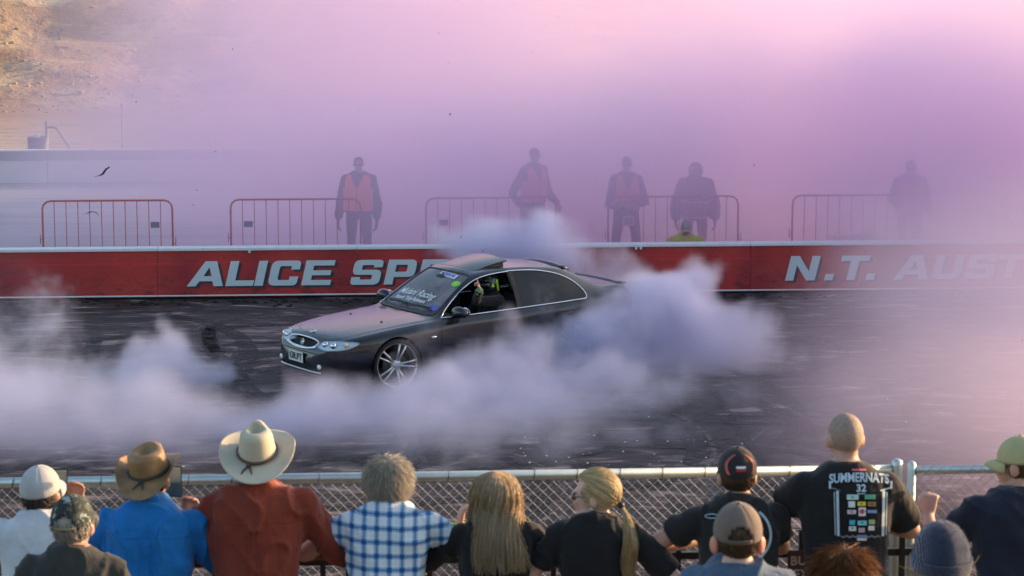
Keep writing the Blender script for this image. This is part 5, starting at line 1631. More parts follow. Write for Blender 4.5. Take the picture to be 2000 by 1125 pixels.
for s in (-1, 1):
    cx_ = 1681
    decal_px(p8, rect_grid(4, 14), lambda a, b_: (cx_ + s * (44.5 - 2 * b_) + a * 5, 1003 + b_ * 88), ink)
    decal_px(p8, rect_grid(4, 14), lambda a, b_: (cx_ + s * (50.5 - 2 * b_) + a * 1.6, 1003 + b_ * 84), ink)
    decal_px(p8, rect_grid(4, 8), lambda a, b_: (cx_ + s * 50 + s * (b_ * 22) + a * 4, 955 - b_ * 7 + a * 2), ink)
    decal_px(p8, rect_grid(3, 6), lambda a, b_: (cx_ + s * 60 + a * 4, 947 + b_ * 15), ink)
decal_px(p8, rect_grid(14, 2), lambda a, b_: (1681 + a * 78, 1048 + b_ * 3 + 1.5 * math.sin(a * 40)), simple('print_grey', (.18, .20, .21), .8))
lg = {}
def lcol(n_, c_):
    if n_ not in lg: lg[n_] = simple('logo_' + n_, c_, .8, var=.25, scale=160)
    return lg[n_]
for x0, y0, x1, y1, n_, c_ in ((1654, 966, 1677, 976, 'mint', (.42, .60, .58)), (1689, 966, 1710, 975, 'green', (.10, .38, .22)), (1657, 979, 1670, 991, 'white', (.62, .66, .64)), (1675, 980, 1691, 988, 'yellow', (.66, .60, .05)), (1695, 980, 1711, 989, 'brown', (.30, .17, .06)),
                               (1655, 996, 1672, 1004, 'pink', (.62, .50, .52)), (1677, 991, 1691, 1008, 'white', (.7, .7, .7)), (1694, 996, 1713, 1002, 'blue', (.16, .30, .55)), (1659, 1016, 1670, 1025, 'cyan', (.05, .42, .60)), (1675, 1017, 1693, 1026, 'sky', (.20, .58, .70)), (1697, 1015, 1709, 1024, 'olive', (.34, .44, .20)),
                               (1658, 1028, 1672, 1037, 'white', (.6, .6, .6)), (1677, 1031, 1689, 1040, 'rose', (.45, .36, .36)), (1696, 1027, 1708, 1036, 'white', (.6, .6, .6)), (1674, 1045, 1693, 1050, 'blue', (.1, .2, .5)), (1674, 1051, 1693, 1056, 'pink', (.6, .5, .5))):
    box_px(x0, y0, x1, y1, lcol(n_, c_))
decal_px(p8, grid_disc(5, 5), lambda a, b_: (1684 + a, 999 + b_), M['print_red'], off=.015)
for x_, y_ in ((1665, 971), (1683, 984), (1703, 985), (1663, 1000), (1684, 1021), (1665, 1032)):
    decal_px(p8, text_mesh('III', 1.0, .02), lambda a, b_: (x_ + a * 7, y_ - b_ * 5), M['ink'], off=.015)
# m: man in khaki cap at the right edge --------------------------------------
p9 = person('man in khaki cap, sunglasses and navy tee at the right edge', (1994, 851), 11.0, lean=6, b=1.12, shirt=cloth('navy_tee', (.014, .018, .034)), sleeve=.75, head=(58, 0), fold=.009, group=G_S, skin='skin', hat_h=.02,
           arms=[dict(e=V(-.36, .14, 1.12), w=V(-.36, .34, 1.24), d=V(.1, .35, .8), n=V(.4, .9, -.3), curl=(.9, 1.0, 1.1, 1.1), thumb=.8, side=1, hk=1.1), railarms(1, 1)[1]], vox=.008, arms_k=1.05)
cap(p9, cloth('khaki_cap', (.42, .40, .20), fold=.1), hole=False, yaw=0, pitch=-2, brim_len=.062); sunglasses(p9); eyes(p9)
hair(p9, M['hair_short'], 260, -.9, .02, .003, .05, 1.25, 18, True, .1, els=(-.9, -.1))
# b: older man in camouflage cap, nearer ------------------------------------
p10 = person('older man in camouflage cap and charcoal tee below the pale cap', (139, 966), 10.2, lean=10, b=1.04, shirt=cloth('charcoal_tee', (.035, .037, .034)), head=(-10, 4), hat_h=.02, group=G_S, skin='skin', vox=.009)
t = NT('camo'); n1 = t.noise(t.coord(), 22, 3, .5, .6); n2 = t.noise(t.mapping((1, 1, 1), (5, 2, 1)), 26, 3, .5, .6)
c = t.mix(t.ramp(n1, [(.52, (0, 0, 0)), (.56, (1, 1, 1))]), (.020, .026, .024), (.07, .09, .06))
c = t.mix(t.ramp(n2, [(.60, (0, 0, 0)), (.64, (1, 1, 1))]), c, (.30, .38, .38))
M['camo'] = t.bsdf(c, .85)
cap(p10, M['camo'], hole=True, strap=simple('cap_strap', (.30, .26, .14), .8), pitch=6)
hair(p10, M['hair_white'], 650, -1.0, .040, .0035, .15, 1.2, 21, True, .15, els=(-1.0, .3))
# j: boy --------------------------------------------------------------------
p11 = person('boy in grey-brown cap and slate blue hoodie in front of the red-trimmed cap', (1442, 982), 8.55, lean=4, b=.92, shirt=cloth('slate_hoodie', (.07, .11, .17), fold=.35), long=True, head=(0, 2), hat_h=.02, group=G_S, skin='skin_pale', infl=.03, vox=.009, fold=.015, hs=.96)
cap(p11, cloth('taupe_cap', (.16, .125, .10), fold=.08), hole=True, strap=cloth('taupe_strap', (.13, .10, .08)), pitch=6, size=1.02)
hair(p11, M['hair_short'], 700, -1.0, .022, .0028, .1, 1.2, 23, True, .1, els=(-1.0, .35))
for s in (-1, 1):
    MB().ell(p11.H((s * .088, -.016, -.022)), (.011, .022, .033), Matrix.Rotation(s * R(-35), 3, 'Z'), 12, 8).build('ear', M['ear_glow'], p11.root, True)
mb = MB()
mb.tube([p11.bend(V(.13 * math.cos(a), -.015 + .10 * math.sin(a), 1.475 * p11.k - .03 * (1 + math.sin(-a)) * .5)) for a in np.linspace(0, 6.28, 25)[:-1]], .035, 10, close=True, cap=False)
link('hood', organic(mb, .012, 4), p11.shirt.data.materials[0], p11.shirt)
# k: child with brown hair ---------------------------------------------------
p12 = person('child with glowing brown hair in front of the shaven-headed man', (1648, 1070), 8.9, lean=2, b=.8, shirt=cloth('child_tee', (.05, .05, .08)), head=(0, 0), hat_h=.014, group=G_S, skin='skin_pale', vox=.010, hs=.95)
hair(p12, M['hair_child'], 4200, -1.1, .10, .0020, .06, .95, 25, True, .04, g0=.012); hair(p12, M['hair_child'], 160, -.2, .09, .0012, .45, .95, 26, False, .3, g0=.012)
# l: child in navy beanie ----------------------------------------------------
p13 = person('child in navy knitted beanie with blond hair at the ears, lower right', (1840, 1020), 8.6, lean=2, b=.82, shirt=cloth('child_jumper', (.03, .04, .08)), long=True, head=(0, 2), hat_h=.035, group=G_S, skin='skin_pale', vox=.010, hs=1.0)
hair(p13, M['hair_blonde'], 700, -1.1, .10, .0035, .3, 1.0, 27, False, .25, els=(-1.0, .0))
t = NT('navy_knit'); n1 = t.n('ShaderNodeTexWave'); t.l(t.mapping((1, 1, .15)), n1.inputs[0]); n1.inputs['Scale'].default_value = 42; n1.inputs['Distortion'].default_value = 1.5
fz = t.noise(t.coord(), 160, 3, .7)
M['knit'] = t.bsdf(t.ramp(fz, [(.3, (.010, .016, .042)), (.7, (.028, .045, .09))]), .95, 0, t.bump(t.math('ADD', n1.outputs[1], t.math('MULTIPLY', fz, .6)), .6, .008), Sheen_Weight=.8, Sheen_Roughness=.4)
mb = MB(); rg = []
for el in np.linspace(-.38, 1.56, 18):
    rg.append([p13.H(CC + V(0, -.004, .006) + V(math.cos(a) * math.cos(el) * .100, math.sin(a) * math.cos(el) * .118, math.sin(el) * .128)) for a in np.linspace(0, 6.2832, 41)[:-1]])
me = solid(mb.loft(rg, cap=False).fixed(), .006, 0)
displace(me, lambda c_, n_: .003 * mn.noise(Vector(c_) * 60) + .003 * mn.noise(Vector(c_) * 16))
kn = link('beanie', me, M['knit'], p13.root, True)
rg = []
for el in np.linspace(-.40, -.02, 6):
    rg.append([p13.H(CC + V(0, -.004, .006) + V(math.cos(a) * math.cos(el) * .106, math.sin(a) * math.cos(el) * .124, math.sin(el) * .128)) for a in np.linspace(0, 6.2832, 41)[:-1]])
link('turn_up', solid(MB().loft(rg, cap=False).fixed(), .006, 1), M['knit'], kn, True)
mb = MB(); rd = random.Random(5)
for _ in range(1500):                                       # wool fuzz that catches the low sun
    az, el = rd.uniform(0, 6.28), math.asin(rd.uniform(-.3, 1))
    n_ = V(math.cos(az) * math.cos(el), math.sin(az) * math.cos(el), math.sin(el))
    b0 = CC + V(0, -.004, .006) + V(n_.x * .101, n_.y * .119, n_.z * .129)
    mb.tube([p13.H(b0), p13.H(b0 + n_ * .006 + V(rd.gauss(0, .003), rd.gauss(0, .003), rd.gauss(0, .003)))], [.0008, .0004], 3, cap=False)
tag(mb.build('wool_fuzz', hair_mat('wool_fuzz', (.10, .10, .14), (.30, .24, .22)), kn, True, fix=False), kind='stuff')
# phones in the raised hands
w = p0.Mw @ (p0.A[1]['w'] + V(-.005, .03, .085))
phone(at(117, 946, w.y), R(6), 'dark phone held up beside the pale grey cap', 1)
w2 = p2.Mw @ (p2.A[1]['w'] + V(0, .03, .085))
phone(at(340, 940, w2.y), R(-4), 'dark phone held up beside the brown leather hat', 2)
# ---------------------------------------------------------------- marshals behind the wall
G_M = 'track marshals behind the red wall'
M['vest'] = cloth('orange_vest', (.95, .16, .07), var=.08, fold=.2)
M['navy_work'] = cloth('navy_workwear', (.022, .024, .045))
M['glove'] = simple('dark_gloves', (.02, .02, .024), .8, var=.2)
def vest(p, b, vneck=.20, infl=.042):
    k = p.k; mb = MB(); rings = []
    for z, rx, ry, oy in [(.93, .185, .135, 0), (1.08, .178, .130, 0), (1.20, .180, .132, 0), (1.30, .186, .134, -.008), (1.38, .178, .122, -.015), (1.44, .150, .100, -.018), (1.485, .105, .082, -.016)]:
        rings.append([p.bend(q) for q in sup_ring((0, oy * k, z * k), (rx * b + infl * .6) * k, (ry + infl) * k, 40)])
    me = MB().loft(rings, cap=False).fixed()
    o = link('tmp', me); m = o.modifiers.new('s', 'SUBSURF'); m.levels = 2; m.render_levels = 2
    me = evald(o)
    zc = 1.50 * k; zv = (1.50 - vneck) * k
    def inv(c, n):
        z = c.z; y = c.y
        if y > 0 and z > zv and abs(c.x) < .11 * k * (z - zv) / (zc - zv) + .004: return True
        if abs(c.x) > (.168 * b + .010) * k and z > 1.27 * k: return True      # armholes
        return False
    me = cull(me, inv)
    me = solid(me, .006, 0)
    displace(me, lambda c, n: .006 * mn.noise(Vector((c[0] * 9, c[1] * 9, c[2] * 4))))
    v_ = link('vest', me, M['vest'], p.root, True)
    for q in np.linspace(.98, 1.24, 1):
        pass
    P = []
    for z in np.linspace(.95, 1.50 - vneck, 10):
        P.append(p.bend(V(0, .30, z * k)))
    bm = bmesh.new(); bm.from_mesh(me); bv = BVHTree.FromBMesh(bm); bm.free()
    Z = []
    for q in P:
        h_ = bv.ray_cast(V(0.004, 1, q.z), V(0, -1, 0))
        if h_[0] is not None: Z.append(h_[0] + V(0, .003, 0))
    if len(Z) > 2: MB().tube(Z, .006, 6).build('zip', M['black_plastic'], v_, True)
    return v_
def gloves(p):
    for i in (0, 1):
        mb = MB(); a = p.A[i]
        hand_shapes(mb, a['w'] + a['d'].normalized() * .012, a['d'], a['n'], a.get('side', (-1, 1)[i]), (a.get('curl', .4),) * 4 if not isinstance(a.get('curl', .4), tuple) else a['curl'], .4, p.k * 1.22)
        mb.tube([a['w'] - a['d'].normalized() * .04, a['w'] + a['d'].normalized() * .02], [.040, .036], 10)
        link('glove', organic(mb, .008, 3), M['glove'], p.root)
YM = O_B.y + .75
q1 = person('marshal with grey hair, orange vest and gloved hands hanging at his sides', (700, 306), YM, zg=0.0, rz=math.pi - .12, lean=1, b=1.12, shirt=M['navy_work'], long=True, infl=.020, trousers=cloth('navy_trousers', (.020, .022, .042)), head=(6, 0), group=G_M, skin='skin_tan', hat_h=.01, vox=.010, loose=1.1, belly=.03,
     arms=[dict(e=V(-.32, .0, 1.15), w=V(-.33, .10, .89), d=V(-.02, .15, -1), n=V(1, 0, 0), curl=.4), dict(e=V(.33, -.02, 1.15), w=V(.36, .06, .89), d=V(.05, .15, -1), n=V(-1, 0, 0), curl=.4)])
vest(q1, 1.12, .22, .062); hair(q1, M['hair_salt'], 500, -.6, .02, .004, .1, 1.1, 31, True, .1); sunglasses(q1); eyes(q1); gloves(q1)
MB().box((-.10, .185, 1.33 * q1.k), (.07, .006, .028)).build('vest_badge', M['navy_work'], q1.root)
q2 = person('striding marshal in dark cap and orange vest looking over the smoke', (1044, 287), YM + .1, zg=0.12, rz=math.pi + .62, lean=3, b=.98, shirt=M['navy_work'], long=True, infl=.018, trousers=cloth('navy_trousers_b', (.022, .022, .040)), head=(-8, 0), group=G_M, skin='skin_tan', hat_h=.03, vox=.010, legs='stride',
     arms=[dict(e=V(-.30, .06, 1.18), w=V(-.34, .28, 1.02), d=V(-.1, .4, -.8), n=V(1, 0, 0), curl=.5), dict(e=V(.33, -.16, 1.20), w=V(.27, .02, 1.00), d=V(-.1, .5, -.6), n=V(-1, 0, 0), curl=.5)])
vest(q2, .98, .24); cap(q2, cloth('black_cap', (.02, .02, .024)), hole=False); sunglasses(q2); eyes(q2); hair(q2, M['hair_dark'], 200, -.8, .02, .004, .1, 1.2, 33, True, .1, els=(-.8, 0))
q3 = person('marshal in dark cap and orange vest with folded arms', (1224, 304), YM + .05, zg=0.0, rz=math.pi + .16, lean=1, b=1.0, shirt=M['navy_work'], long=True, infl=.018, trousers=cloth('navy_trousers_c', (.018, .02, .036)), head=(4, 0), group=G_M, skin='skin_tan', hat_h=.03, vox=.010, legs='wide',
     arms=[dict(e=V(-.33, .08, 1.16), w=V(-.05, .25, 1.18), d=V(1, .05, .05), n=V(0, -1, 0), curl=.4, side=1), dict(e=V(.33, .08, 1.14), w=V(.04, .29, 1.13), d=V(-1, -.02, .1), n=V(0, -1, 0), curl=.4, side=-1)])
vest(q3, 1.0, .26); cap(q3, cloth('black_cap_b', (.02, .02, .024)), hole=False); eyes(q3); hair(q3, M['hair_dark'], 200, -.8, .02, .004, .1, 1.2, 35, True, .1, els=(-.8, 0))
for i in (0, 1):
    a = q3.A[i]; s = (-1, 1)[i]
    MB().tube([q3.sh[i] + V(s * .078, .02, -.05), q3.sh[i].lerp(a['e'], .55) + V(s * .075, .03, 0), a['e'] + V(s * .055, .045, -.015), a['e'].lerp(a['w'], .4) + V(0, .06, -.02)], [.010, .014, .015, .010], 6, flat=.5).build('sleeve_stripe', M['plate_white'], q3.shirt, True)
lc = MB().box((.0, .21, .78 * q3.k), (.20, .02, .17), Matrix.Rotation(.08, 3, 'Y')).build('hip_pouch', M['plate_white'], q3.root, bevel=.01)
MB().box((.0, .223, .78 * q3.k), (.14, .006, .11), Matrix.Rotation(.08, 3, 'Y')).build('pouch_panel', M['plate'], lc)
M['fire_suit'] = cloth('fire_suit', (.13, .125, .10), var=.2)
q4 = person('marshal in bulky grey-brown fire suit and round helmet', (1359, 317), YM + .2, zg=0.0, rz=math.pi, lean=2, b=1.16, shirt=M['fire_suit'], long=True, infl=.040, trousers=M['fire_suit'], head=(0, 0), group=G_M, skin='skin_tan', hat_h=.02, vox=.012, loose=1.25, belly=.03,
     arms=[dict(e=V(-.33, .0, 1.12), w=V(-.34, .08, .86), d=V(0, .15, -1), n=V(1, 0, 0), curl=.4), dict(e=V(.33, .0, 1.12), w=V(.34, .08, .86), d=V(0, .15, -1), n=V(-1, 0, 0), curl=.4)])
gloves(q4)
mb = MB(); rg = []
for el in np.linspace(-.75, 1.56, 20):
    rg.append([q4.H(V(0, -.005, .0) + V(math.cos(a) * math.cos(el) * .128, math.sin(a) * math.cos(el) * .142, math.sin(el) * .142)) for a in np.linspace(0, 6.2832, 37)[:-1]])
me = cull(mb.loft(rg, cap=False).fixed(), lambda c, n: (c - q4.hc).y > .085 and -.075 < (c - q4.hc).z < .035)
hl = link('helmet', solid(me, .01, 0), simple('helmet_grey', (.12, .12, .13), .4, var=.15, Coat_Weight=.4), q4.root, True)
rg = [[q4.H(V(math.sin(a) * .124, math.cos(a) * .138, z)) for a in np.linspace(-.85, .85, 16)] for z in (-.08, .04)]
n_ = 16
link('visor', solid(MB().add([q for r_ in rg for q in r_], [(i, i + 1, n_ + i + 1, n_ + i) for i in range(n_ - 1)]).fixed(), .004, 0), M['dark_lens'], hl, True)
M['reflect'] = simple('reflective_tape', (.55, .54, .42), .5, var=.1)
for z, g in ((1.13, .05), (.86, .045)):
    rr_ = sup_ring((0, 0, z * q4.k), (.172 * 1.16 + g) * q4.k, (.135 + g + .015) * q4.k, 36)
    MB().tube([q4.bend(x) for x in rr_], .016, 6, close=True, cap=False, flat=1.0).build('reflective_band', M['reflect'], q4.shirt, True)
q5 = person('crouching person in pale cap, sunglasses and yellow top peering over the wall', (1340, 436), O_W.y + 1.15, zg=0.0, rz=math.pi, h=1.74, drop=.64, lean=16, b=1.15, shirt=cloth('yellow_top', (.46, .44, .05)), long=True, infl=.02, head=(-4, -6), group=G_M, skin='skin_tan', hat_h=.03, vox=.010, legs='squat',
     arms=[dict(e=V(-.36, .16, .60), w=V(-.26, .36, .42), d=V(.2, .4, -.6), n=V(1, 0, 0), curl=.5), dict(e=V(.36, .16, .60), w=V(.26, .36, .42), d=V(-.2, .4, -.6), n=V(-1, 0, 0), curl=.5)])
cap(q5, cloth('stone_cap', (.30, .28, .25)), hole=False, pitch=-4); sunglasses(q5); eyes(q5)
zz = at(1340, 436, O_W.y + 1.15).z
q5.root.location.z += zz - .03 - (q5.H((0, -.01, .117)).z)
q5.root.location.z = max(q5.root.location.z, 0.0) if q5.root.location.z > -.06 else q5.root.location.z
q6 = person('marshal almost lost in the purple smoke at far right, dark vest', (1779, 312), YM + .35, zg=0.0, rz=math.pi + .2, lean=2, b=1.12, shirt=M['navy_work'], long=True, infl=.03, trousers=cloth('navy_trousers_d', (.03, .03, .045)), head=(15, 0), group=G_M, skin='skin_tan', hat_h=.03, vox=.012,
     arms=[None, dict(e=V(.34, .04, 1.18), w=V(.26, .28, 1.10), d=V(-.4, .7, .1), n=V(0, 0, -1), curl=.5)])
vest(q6, 1.12, .2); cap(q6, cloth('black_cap_c', (.03, .03, .034)), hole=False); eyes(q6)
# gear left on the ground behind the right barrier
g0 = O_B - WN * .9
for px, lab, cc, sz in ((1640, 'small pale equipment case on the ground behind the far right barrier', (.5, .5, .5), (.34, .22, .16)), (1690, 'dark kit bag on the ground behind the far right barrier', (.05, .045, .06), (.46, .26, .2))):
    q = on_line(px, 458, g0)
    e = empty('kit_case', (q.x, q.y, 0), WY + .2, lab, 'case')
    mt = simple('kit_' + str(px), cc, .6, var=.2)
    zt_ = max(.5, q.z)
    MB().box((0, 0, zt_ - sz[2] * .5), (sz[0], sz[1], sz[2])).build('case_body', mt, e, bevel=.03)
    MB().box((0, 0, (zt_ - sz[2]) / 2 - .003), (sz[0] * .9, sz[1] * .9, zt_ - sz[2] - .006)).build('trolley', M['plate'], e, bevel=.02)
    MB().tube([(-.09, 0, zt_ - .005), (-.08, 0, zt_ + .035), (.08, 0, zt_ + .035), (.09, 0, zt_ - .005)], .010, 6).build('handle', M['black_plastic'], e, True)

# ---------------------------------------------------------------- in the car
CM = Matrix.Translation(CAR.location) @ Matrix.Rotation(CAR.rotation_euler.z, 4, 'Z'); CI = CM.inverted()
def car_at(px, py, yc):
    o_ = CI @ CAM; d = CI.to_3x3() @ ray(px, py)
    return o_ + d * ((yc - o_.y) / d.y)
crz = CAR.rotation_euler.z - math.pi / 2
def in_car(c):                                # car coords -> occupant's local axes (their +Y is the car's +X)
    return V(-c.y, c.x, c.z)
SX = -1.76
def occ(c, sy): return in_car(V(c.x - SX, c.y - sy, c.z))
# the passenger in the near seat: elbow on the sill, finger pointing out of the window
hx = car_at(967, 560, .40)
hand = car_at(937, 562, .86); elb = V(hand.x - .10, .62, 1.02)
q7 = person('car passenger in black and neon helmet pointing a finger out of the window', None, loc=CM @ V(SX, .42, 0), rz=crz, h=1.72, drop=.40, lean=2, b=1.05, shirt=cloth('black_jersey', (.014, .012, .015)), long=True, infl=.018, legs='sit', head=(10, 0), skin='skin', vox=.008,
     arms=[dict(e=occ(elb, .42), w=occ(hand + V(0, 0, -.03), .42), d=V(-.05, .35, 1), n=V(.3, 1, -.2), curl=(.05, 1.25, 1.3, 1.3), thumb=.9, side=1, hk=1.12), dict(e=V(.30, .14, .80), w=V(.18, .36, .78), d=V(-.3, .8, 0), n=V(0, 0, -1), curl=.6, side=-1)])
def race_helmet(p, base, accent=None):
    mb = MB(); rg = []
    for el in np.linspace(-.85, 1.56, 20):
        rg.append([p.H(V(0, .0, .0) + V(math.cos(a) * math.cos(el) * .130, math.sin(a) * math.cos(el) * .150, math.sin(el) * .150)) for a in np.linspace(0, 6.2832, 37)[:-1]])
    me = cull(mb.loft(rg, cap=False).fixed(), lambda c, n: (p.HR.inverted() @ (c - p.hc)).y > .085 and -.055 < (p.HR.inverted() @ (c - p.hc)).z < .045)
    hl = link('helmet', solid(me, .01, 0), base, p.root, True)
    rg = [[p.H(V(math.sin(a) * .126, math.cos(a) * .146, z)) for a in np.linspace(-.95, .95, 16)] for z in (-.06, .05)]
    link('visor', solid(MB().add([q for r_ in rg for q in r_], [(i, i + 1, 17 + i, 16 + i) for i in range(15)]).fixed(), .004, 0), M['dark_lens'], hl, True)
    return hl
t = NT('neon_helmet')
n1 = t.noise(t.mapping((1, 1, 1), (2, 1, 0)), 11, 2, .5, 1.6); n2 = t.noise(t.mapping((1, 1, 1), (7, 3, 2)), 28, 2, .5, .5)
c = t.mix(t.ramp(n1, [(.61, (0, 0, 0)), (.63, (1, 1, 1))]), (.014, .014, .016), (.42, .85, .02))
c = t.mix(t.ramp(n2, [(.60, (0, 0, 0)), (.63, (1, 1, 1))]), c, (.03, .03, .04))
M['neon_helmet'] = t.bsdf(c, .35, 0, None, Coat_Weight=.6)
hl = race_helmet(q7, M['neon_helmet'])
rg = []
for q in np.linspace(0, 1, 10):
    rg.append([q7.H(V(-math.sin(a) * .134, math.cos(a) * .154, -.09 + .16 * q)) for a in (2.0 - .25 * q, 1.75 - .25 * q)])
link('neon_flash', solid(MB().add([x for r_ in rg for x in r_], [(2 * i, 2 * i + 1, 2 * i + 3, 2 * i + 2) for i in range(9)]).fixed(), .004, 1), M['neon'], hl, True)
a = q7.A[0]
dv = (a['w'] - a['e']).normalized(); u_ = dv.orthogonal().normalized(); w_ = dv.cross(u_)
for off, mt, nm, r_ in ((-.005, simple('green_band', (.03, .30, .16), .5), 'wristband', .036), (-.05, M['neon'], 'cuff', .046)):
    c_ = a['w'] + dv * off
    MB().tube([c_ + u_ * (r_ * math.cos(x)) + w_ * (r_ * math.sin(x)) for x in np.linspace(0, 6.2832, 17)[:-1]], .010, 6, close=True, cap=False).build(nm, mt, q7.root, True)
q8 = person('car driver in dark helmet behind the windscreen', None, loc=CM @ V(SX + .12, -.38, 0), rz=crz, h=1.70, drop=.42, lean=10, b=1.0, shirt=cloth('dark_overalls', (.02, .02, .025)), long=True, infl=.018, legs='sit', head=(12, 0), skin='skin', vox=.009,
     arms=[dict(e=V(-.30, .20, .86), w=V(-.16, .40, .92), d=V(.3, .6, .3), n=V(.3, .3, -.6), curl=.9, side=1), dict(e=V(.30, .20, .86), w=V(.16, .40, .92), d=V(-.3, .6, .3), n=V(-.3, .3, -.6), curl=.9, side=-1)])
race_helmet(q8, simple('driver_helmet', (.03, .03, .035), .35, var=.2, Coat_Weight=.5)); eyes(q8); eyes(q7)
# ================================================================== SMOKE (grids of real density, lit by sun and sky)
def smoke(name, label, lo, hi, voxel, blobs, mat, nscale=1.0, ndetail=5, amp=1.1, thr=.25, gain=1.2, top=1.3, warp=.5, wscale=.5, stretch=(1, 1, 1), nrough=.58):
    g = bpy.data.node_groups.new(name, 'GeometryNodeTree')
    g.interface.new_socket('Geometry', in_out='INPUT', socket_type='NodeSocketGeometry')
    g.interface.new_socket('Geometry', in_out='OUTPUT', socket_type='NodeSocketGeometry')
    N, L = g.nodes, g.links
    def vm(op, a, b=None, sc=None):
        x = N.new('ShaderNodeVectorMath'); x.operation = op
        for i, q in ((0, a), (1, b)):
            if q is None: continue
            if hasattr(q, 'is_output'): L.new(q, x.inputs[i])
            else: x.inputs[i].default_value = q
        if sc is not None: x.inputs['Scale'].default_value = sc
        return x
    def mt(op, a, b=0.0, c=0.0, clamp=False):
        x = N.new('ShaderNodeMath'); x.operation = op; x.use_clamp = clamp
        for i, q in ((0, a), (1, b), (2, c)):
            if hasattr(q, 'is_output'): L.new(q, x.inputs[i])
            else: x.inputs[i].default_value = q
        return x.outputs[0]
    def noi(vec, scale, detail, rough=.55):
        x = N.new('ShaderNodeTexNoise'); L.new(vec, x.inputs['Vector'])
        x.inputs['Scale'].default_value = scale; x.inputs['Detail'].default_value = detail; x.inputs['Roughness'].default_value = rough
        return x
    pos = N.new('GeometryNodeInputPosition').outputs[0]
    w = noi(pos, wscale, 3)
    off = vm('SUBTRACT', w.outputs[1], (.5, .5, .5)).outputs[0]
    off = vm('SCALE', off, None, warp * 2).outputs[0]
    P = vm('ADD', pos, off).outputs[0]
    S = None
    for c, r, wt in blobs:
        d = vm('SUBTRACT', P, tuple(c)).outputs[0]
        d = vm('DIVIDE', d, tuple(r)).outputs[0]
        q = vm('DOT_PRODUCT', d, d).outputs['Value']
        v = mt('MULTIPLY', mt('SUBTRACT', 1.0, q, clamp=True), wt)
        S = v if S is None else mt('ADD', S, v)
    n = noi(vm('MULTIPLY', P, stretch).outputs[0], nscale, ndetail, nrough).outputs[0]
    D = mt('ADD', S, mt('MULTIPLY', mt('SUBTRACT', n, .5), amp))
    D = mt('MULTIPLY', mt('SUBTRACT', D, thr), gain)
    D = mt('MINIMUM', mt('MAXIMUM', D, 0.0), top)
    D = mt('MULTIPLY', D, mt('MULTIPLY', S, 6.0, clamp=True))
    vc = N.new('GeometryNodeVolumeCube')
    L.new(D, vc.inputs['Density'])
    vc.inputs['Min'].default_value = lo; vc.inputs['Max'].default_value = hi
    for a, i in (('X', 0), ('Y', 1), ('Z', 2)):
        vc.inputs['Resolution ' + a].default_value = max(4, int((hi[i] - lo[i]) / voxel))
    sm_ = N.new('GeometryNodeSetMaterial'); sm_.inputs['Material'].default_value = mat
    L.new(vc.outputs[0], sm_.inputs[0])
    out = N.new('NodeGroupOutput'); L.new(sm_.outputs[0], out.inputs[0])
    vol = bpy.data.volumes.new(name)
    o = bpy.data.objects.new(name, vol); COL.objects.link(o)
    vol.materials.append(mat)
    m = o.modifiers.new('smoke', 'NODES'); m.node_group = g
    return tag(o, label, 'smoke', kind='stuff')
def smoke_mat(name, col, dens, aniso):
    m = bpy.data.materials.new(name); m.use_nodes = True
    nt = m.node_tree; nt.nodes.clear()
    o = nt.nodes.new('ShaderNodeOutputMaterial'); v = nt.nodes.new('ShaderNodeVolumePrincipled')
    v.inputs['Color'].default_value = (*col, 1); v.inputs['Density'].default_value = dens; v.inputs['Anisotropy'].default_value = aniso
    nt.links.new(v.outputs[0], o.inputs['Volume'])
    return m
def B(px, py, Y, rx, ry, rz_, w):
    return (at(px, py, Y), (rx, ry, rz_), w)
plume = [B(1290, 655, 33.2, 1.15, 1.1, 1.05, 1.25), B(1335, 575, 33.4, .65, .7, .65, 1.1), B(1355, 535, 33.5, .45, .5, .45, .85), B(1215, 590, 33.9, .5, .6, .5, .85), B(1260, 600, 33.8, .6, .7, .6, .9), B(1390, 690, 33.0, 1.05, 1.2, .95, .9), B(1480, 690, 33.0, .9, 1.2, .9, .6),
         B(1200, 690, 32.3, .85, .6, .78, 1.15), B(1125, 690, 32.0, .65, .5, .60, 1.1), B(1050, 705, 31.7, .7, .5, .55, 1.25), B(965, 712, 31.2, .65, .45, .50, 1.2), B(890, 718, 31.0, .55, .4, .42, .95),
         B(1200, 605, 33.0, .6, .5, .6, 1.0), B(1160, 660, 32.3, .6, .45, .6, 1.05), B(1095, 605, 32.2, .45, .3, .5, .65), B(1045, 575, 32.3, .36, .25, .35, .5), B(1165, 615, 32.5, .5, .4, .6, .8), B(1230, 740, 31.6, 1.2, .9, .7, .8), B(1090, 760, 31.0, 1.2, .9, .65, 1.1), B(930, 770, 30.4, 1.1, .8, .55, 1.1), B(780, 785, 29.9, .9, .6, .42, .85),
         B(345, 665, 32.2, .5, .5, .55, .9), B(300, 700, 32.0, .7, .7, .6, .9), B(235, 730, 31.5, .8, .8, .5, .8), B(400, 710, 31.6, .5, .6, .5, .85), B(330, 740, 31.0, 1.0, .9, .5, .75), B(190, 765, 30.5, 1.1, 1.0, .45, .65), B(95, 690, 32.0, .75, .9, 1.0, .75), B(45, 620, 33.4, .65, .7, .8, .65), B(125, 640, 33.0, .4, .5, .6, .5), B(-20, 740, 30.4, 1.1, 1.2, .7, .75), B(-140, 740, 30.5, 1.3, 1.4, .8, .8),
         B(990, 480, 36.0, 1.1, .7, .50, 1.2), B(890, 490, 36.0, .7, .6, .40, 1.0), B(1080, 478, 36.2, .7, .6, .52, 1.15), B(1040, 452, 36.2, .55, .5, .45, 1.0), B(960, 462, 36.1, .5, .5, .4, .9), B(1130, 520, 36.0, .6, .6, .42, .85), B(1190, 545, 35.6, .6, .6, .45, .85), B(1240, 560, 35.2, .6, .7, .5, .8)]
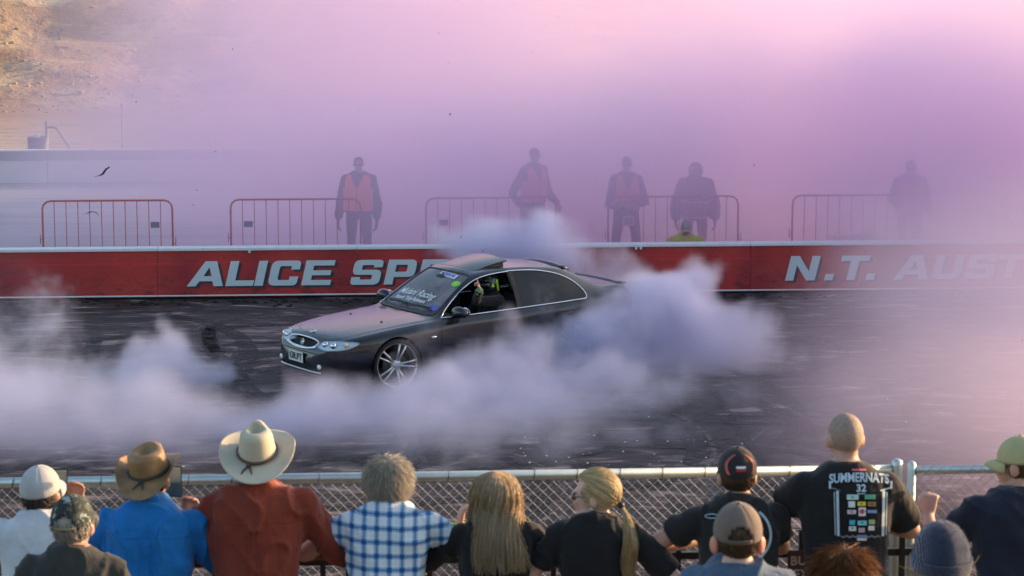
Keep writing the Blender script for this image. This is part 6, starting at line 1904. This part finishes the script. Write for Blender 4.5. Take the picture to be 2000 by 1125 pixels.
smoke('tyre_smoke', 'billowing white-lilac tyre smoke boiling from the back wheels and over the roof', (-11.0, 27.0, 0.0), (6.2, 38.2, 3.6), .06, plume, smoke_mat('tyre_smoke', (.865, .85, .985), 2.5, .25), 1.5, 8, 3.0, .50, 1.0, 1.7, .75, 1.0, nrough=.66)
veil = [B(1280, 780, 30.6, 1.6, 1.5, .85, .6), B(1100, 790, 30.0, 1.6, 1.4, .75, .9), B(930, 795, 29.4, 1.5, 1.3, .62, .95), B(760, 805, 29.0, 1.4, 1.2, .52, .85), B(610, 810, 28.6, 1.3, 1.2, .52, .6), B(470, 820, 28.4, 1.3, 1.2, .5, .58),
        B(1180, 850, 28.2, 1.8, 1.8, .50, .46), B(930, 850, 28.0, 1.8, 1.9, .55, .52), B(680, 850, 28.0, 1.8, 1.9, .55, .56), B(420, 845, 27.8, 1.9, 2.0, .65, .62), B(150, 830, 28.0, 1.9, 2.2, .7, .7), B(-100, 830, 28.0, 1.9, 2.2, .7, .7),
        B(850, 690, 30.6, .5, .35, .45, .42), B(650, 755, 29.9, .6, .35, .34, .42), B(100, 780, 30.0, 1.3, 1.4, .7, .65), B(300, 790, 29.5, 1.3, 1.2, .6, .6)]
smoke('ground_smoke', 'thin lavender smoke lying low over the near side of the pad', (-11.0, 24.0, 0.0), (5.8, 33.5, 2.4), .07, veil, smoke_mat('ground_smoke', (.84, .83, .985), 1.1, .25), 1.2, 8, 2.3, .30, .95, 1.5, .9, .8, nrough=.66)
cloud = [((17.5, 41, 3.0), (8.5, 13, 7.5), 1.2), ((1.0, 51.0, 3.0), (12.5, 12.0, 7.6), 1.15), ((9.0, 47, 2.6), (8, 9, 6.4), .8), ((-3.5, 47.5, 2.6), (5.0, 6.5, 6.0), .7), ((2.0, 41.0, 1.3), (8.0, 1.7, 2.9), 2.0), ((8.0, 41.2, 1.5), (3.6, 2.0, 3.4), 5.0), ((0.5, 41.8, 1.4), (6.8, 2.9, 3.2), 2.1), ((4.5, 41.5, 1.8), (3.4, 2.4, 3.2), .9), ((8.5, 41.5, 1.8), (4.0, 3.2, 3.8), 2.4),  # first blob: unseen smoke added at far right to block the sun
         ((9.5, 33.5, 1.0), (5.6, 8.5, 2.6), 1.0), ((7.2, 37.0, 1.0), (3.4, 4.2, 1.8), .55), ((6.3, 27.0, .6), (4.4, 6.0, 1.8), 1.35), ((-9.0, 36.8, .8), (2.6, 2.4, 1.3), .6), ((-7.0, 46.0, 1.0), (6.0, 8.0, 2.8), .6), ((-9.5, 41.5, .8), (5.0, 2.4, 1.8), .7)]
smoke('purple_smoke', 'wall of lilac and purple smoke drifting behind and right of the red wall', (-16.0, 20.0, 0.0), (26.0, 64.0, 11.0), .38, cloud, smoke_mat('purple_smoke', (.93, .80, .97), .18, .15), .42, 7, 2.0, .22, 1.0, 4.5, 1.6, .18)
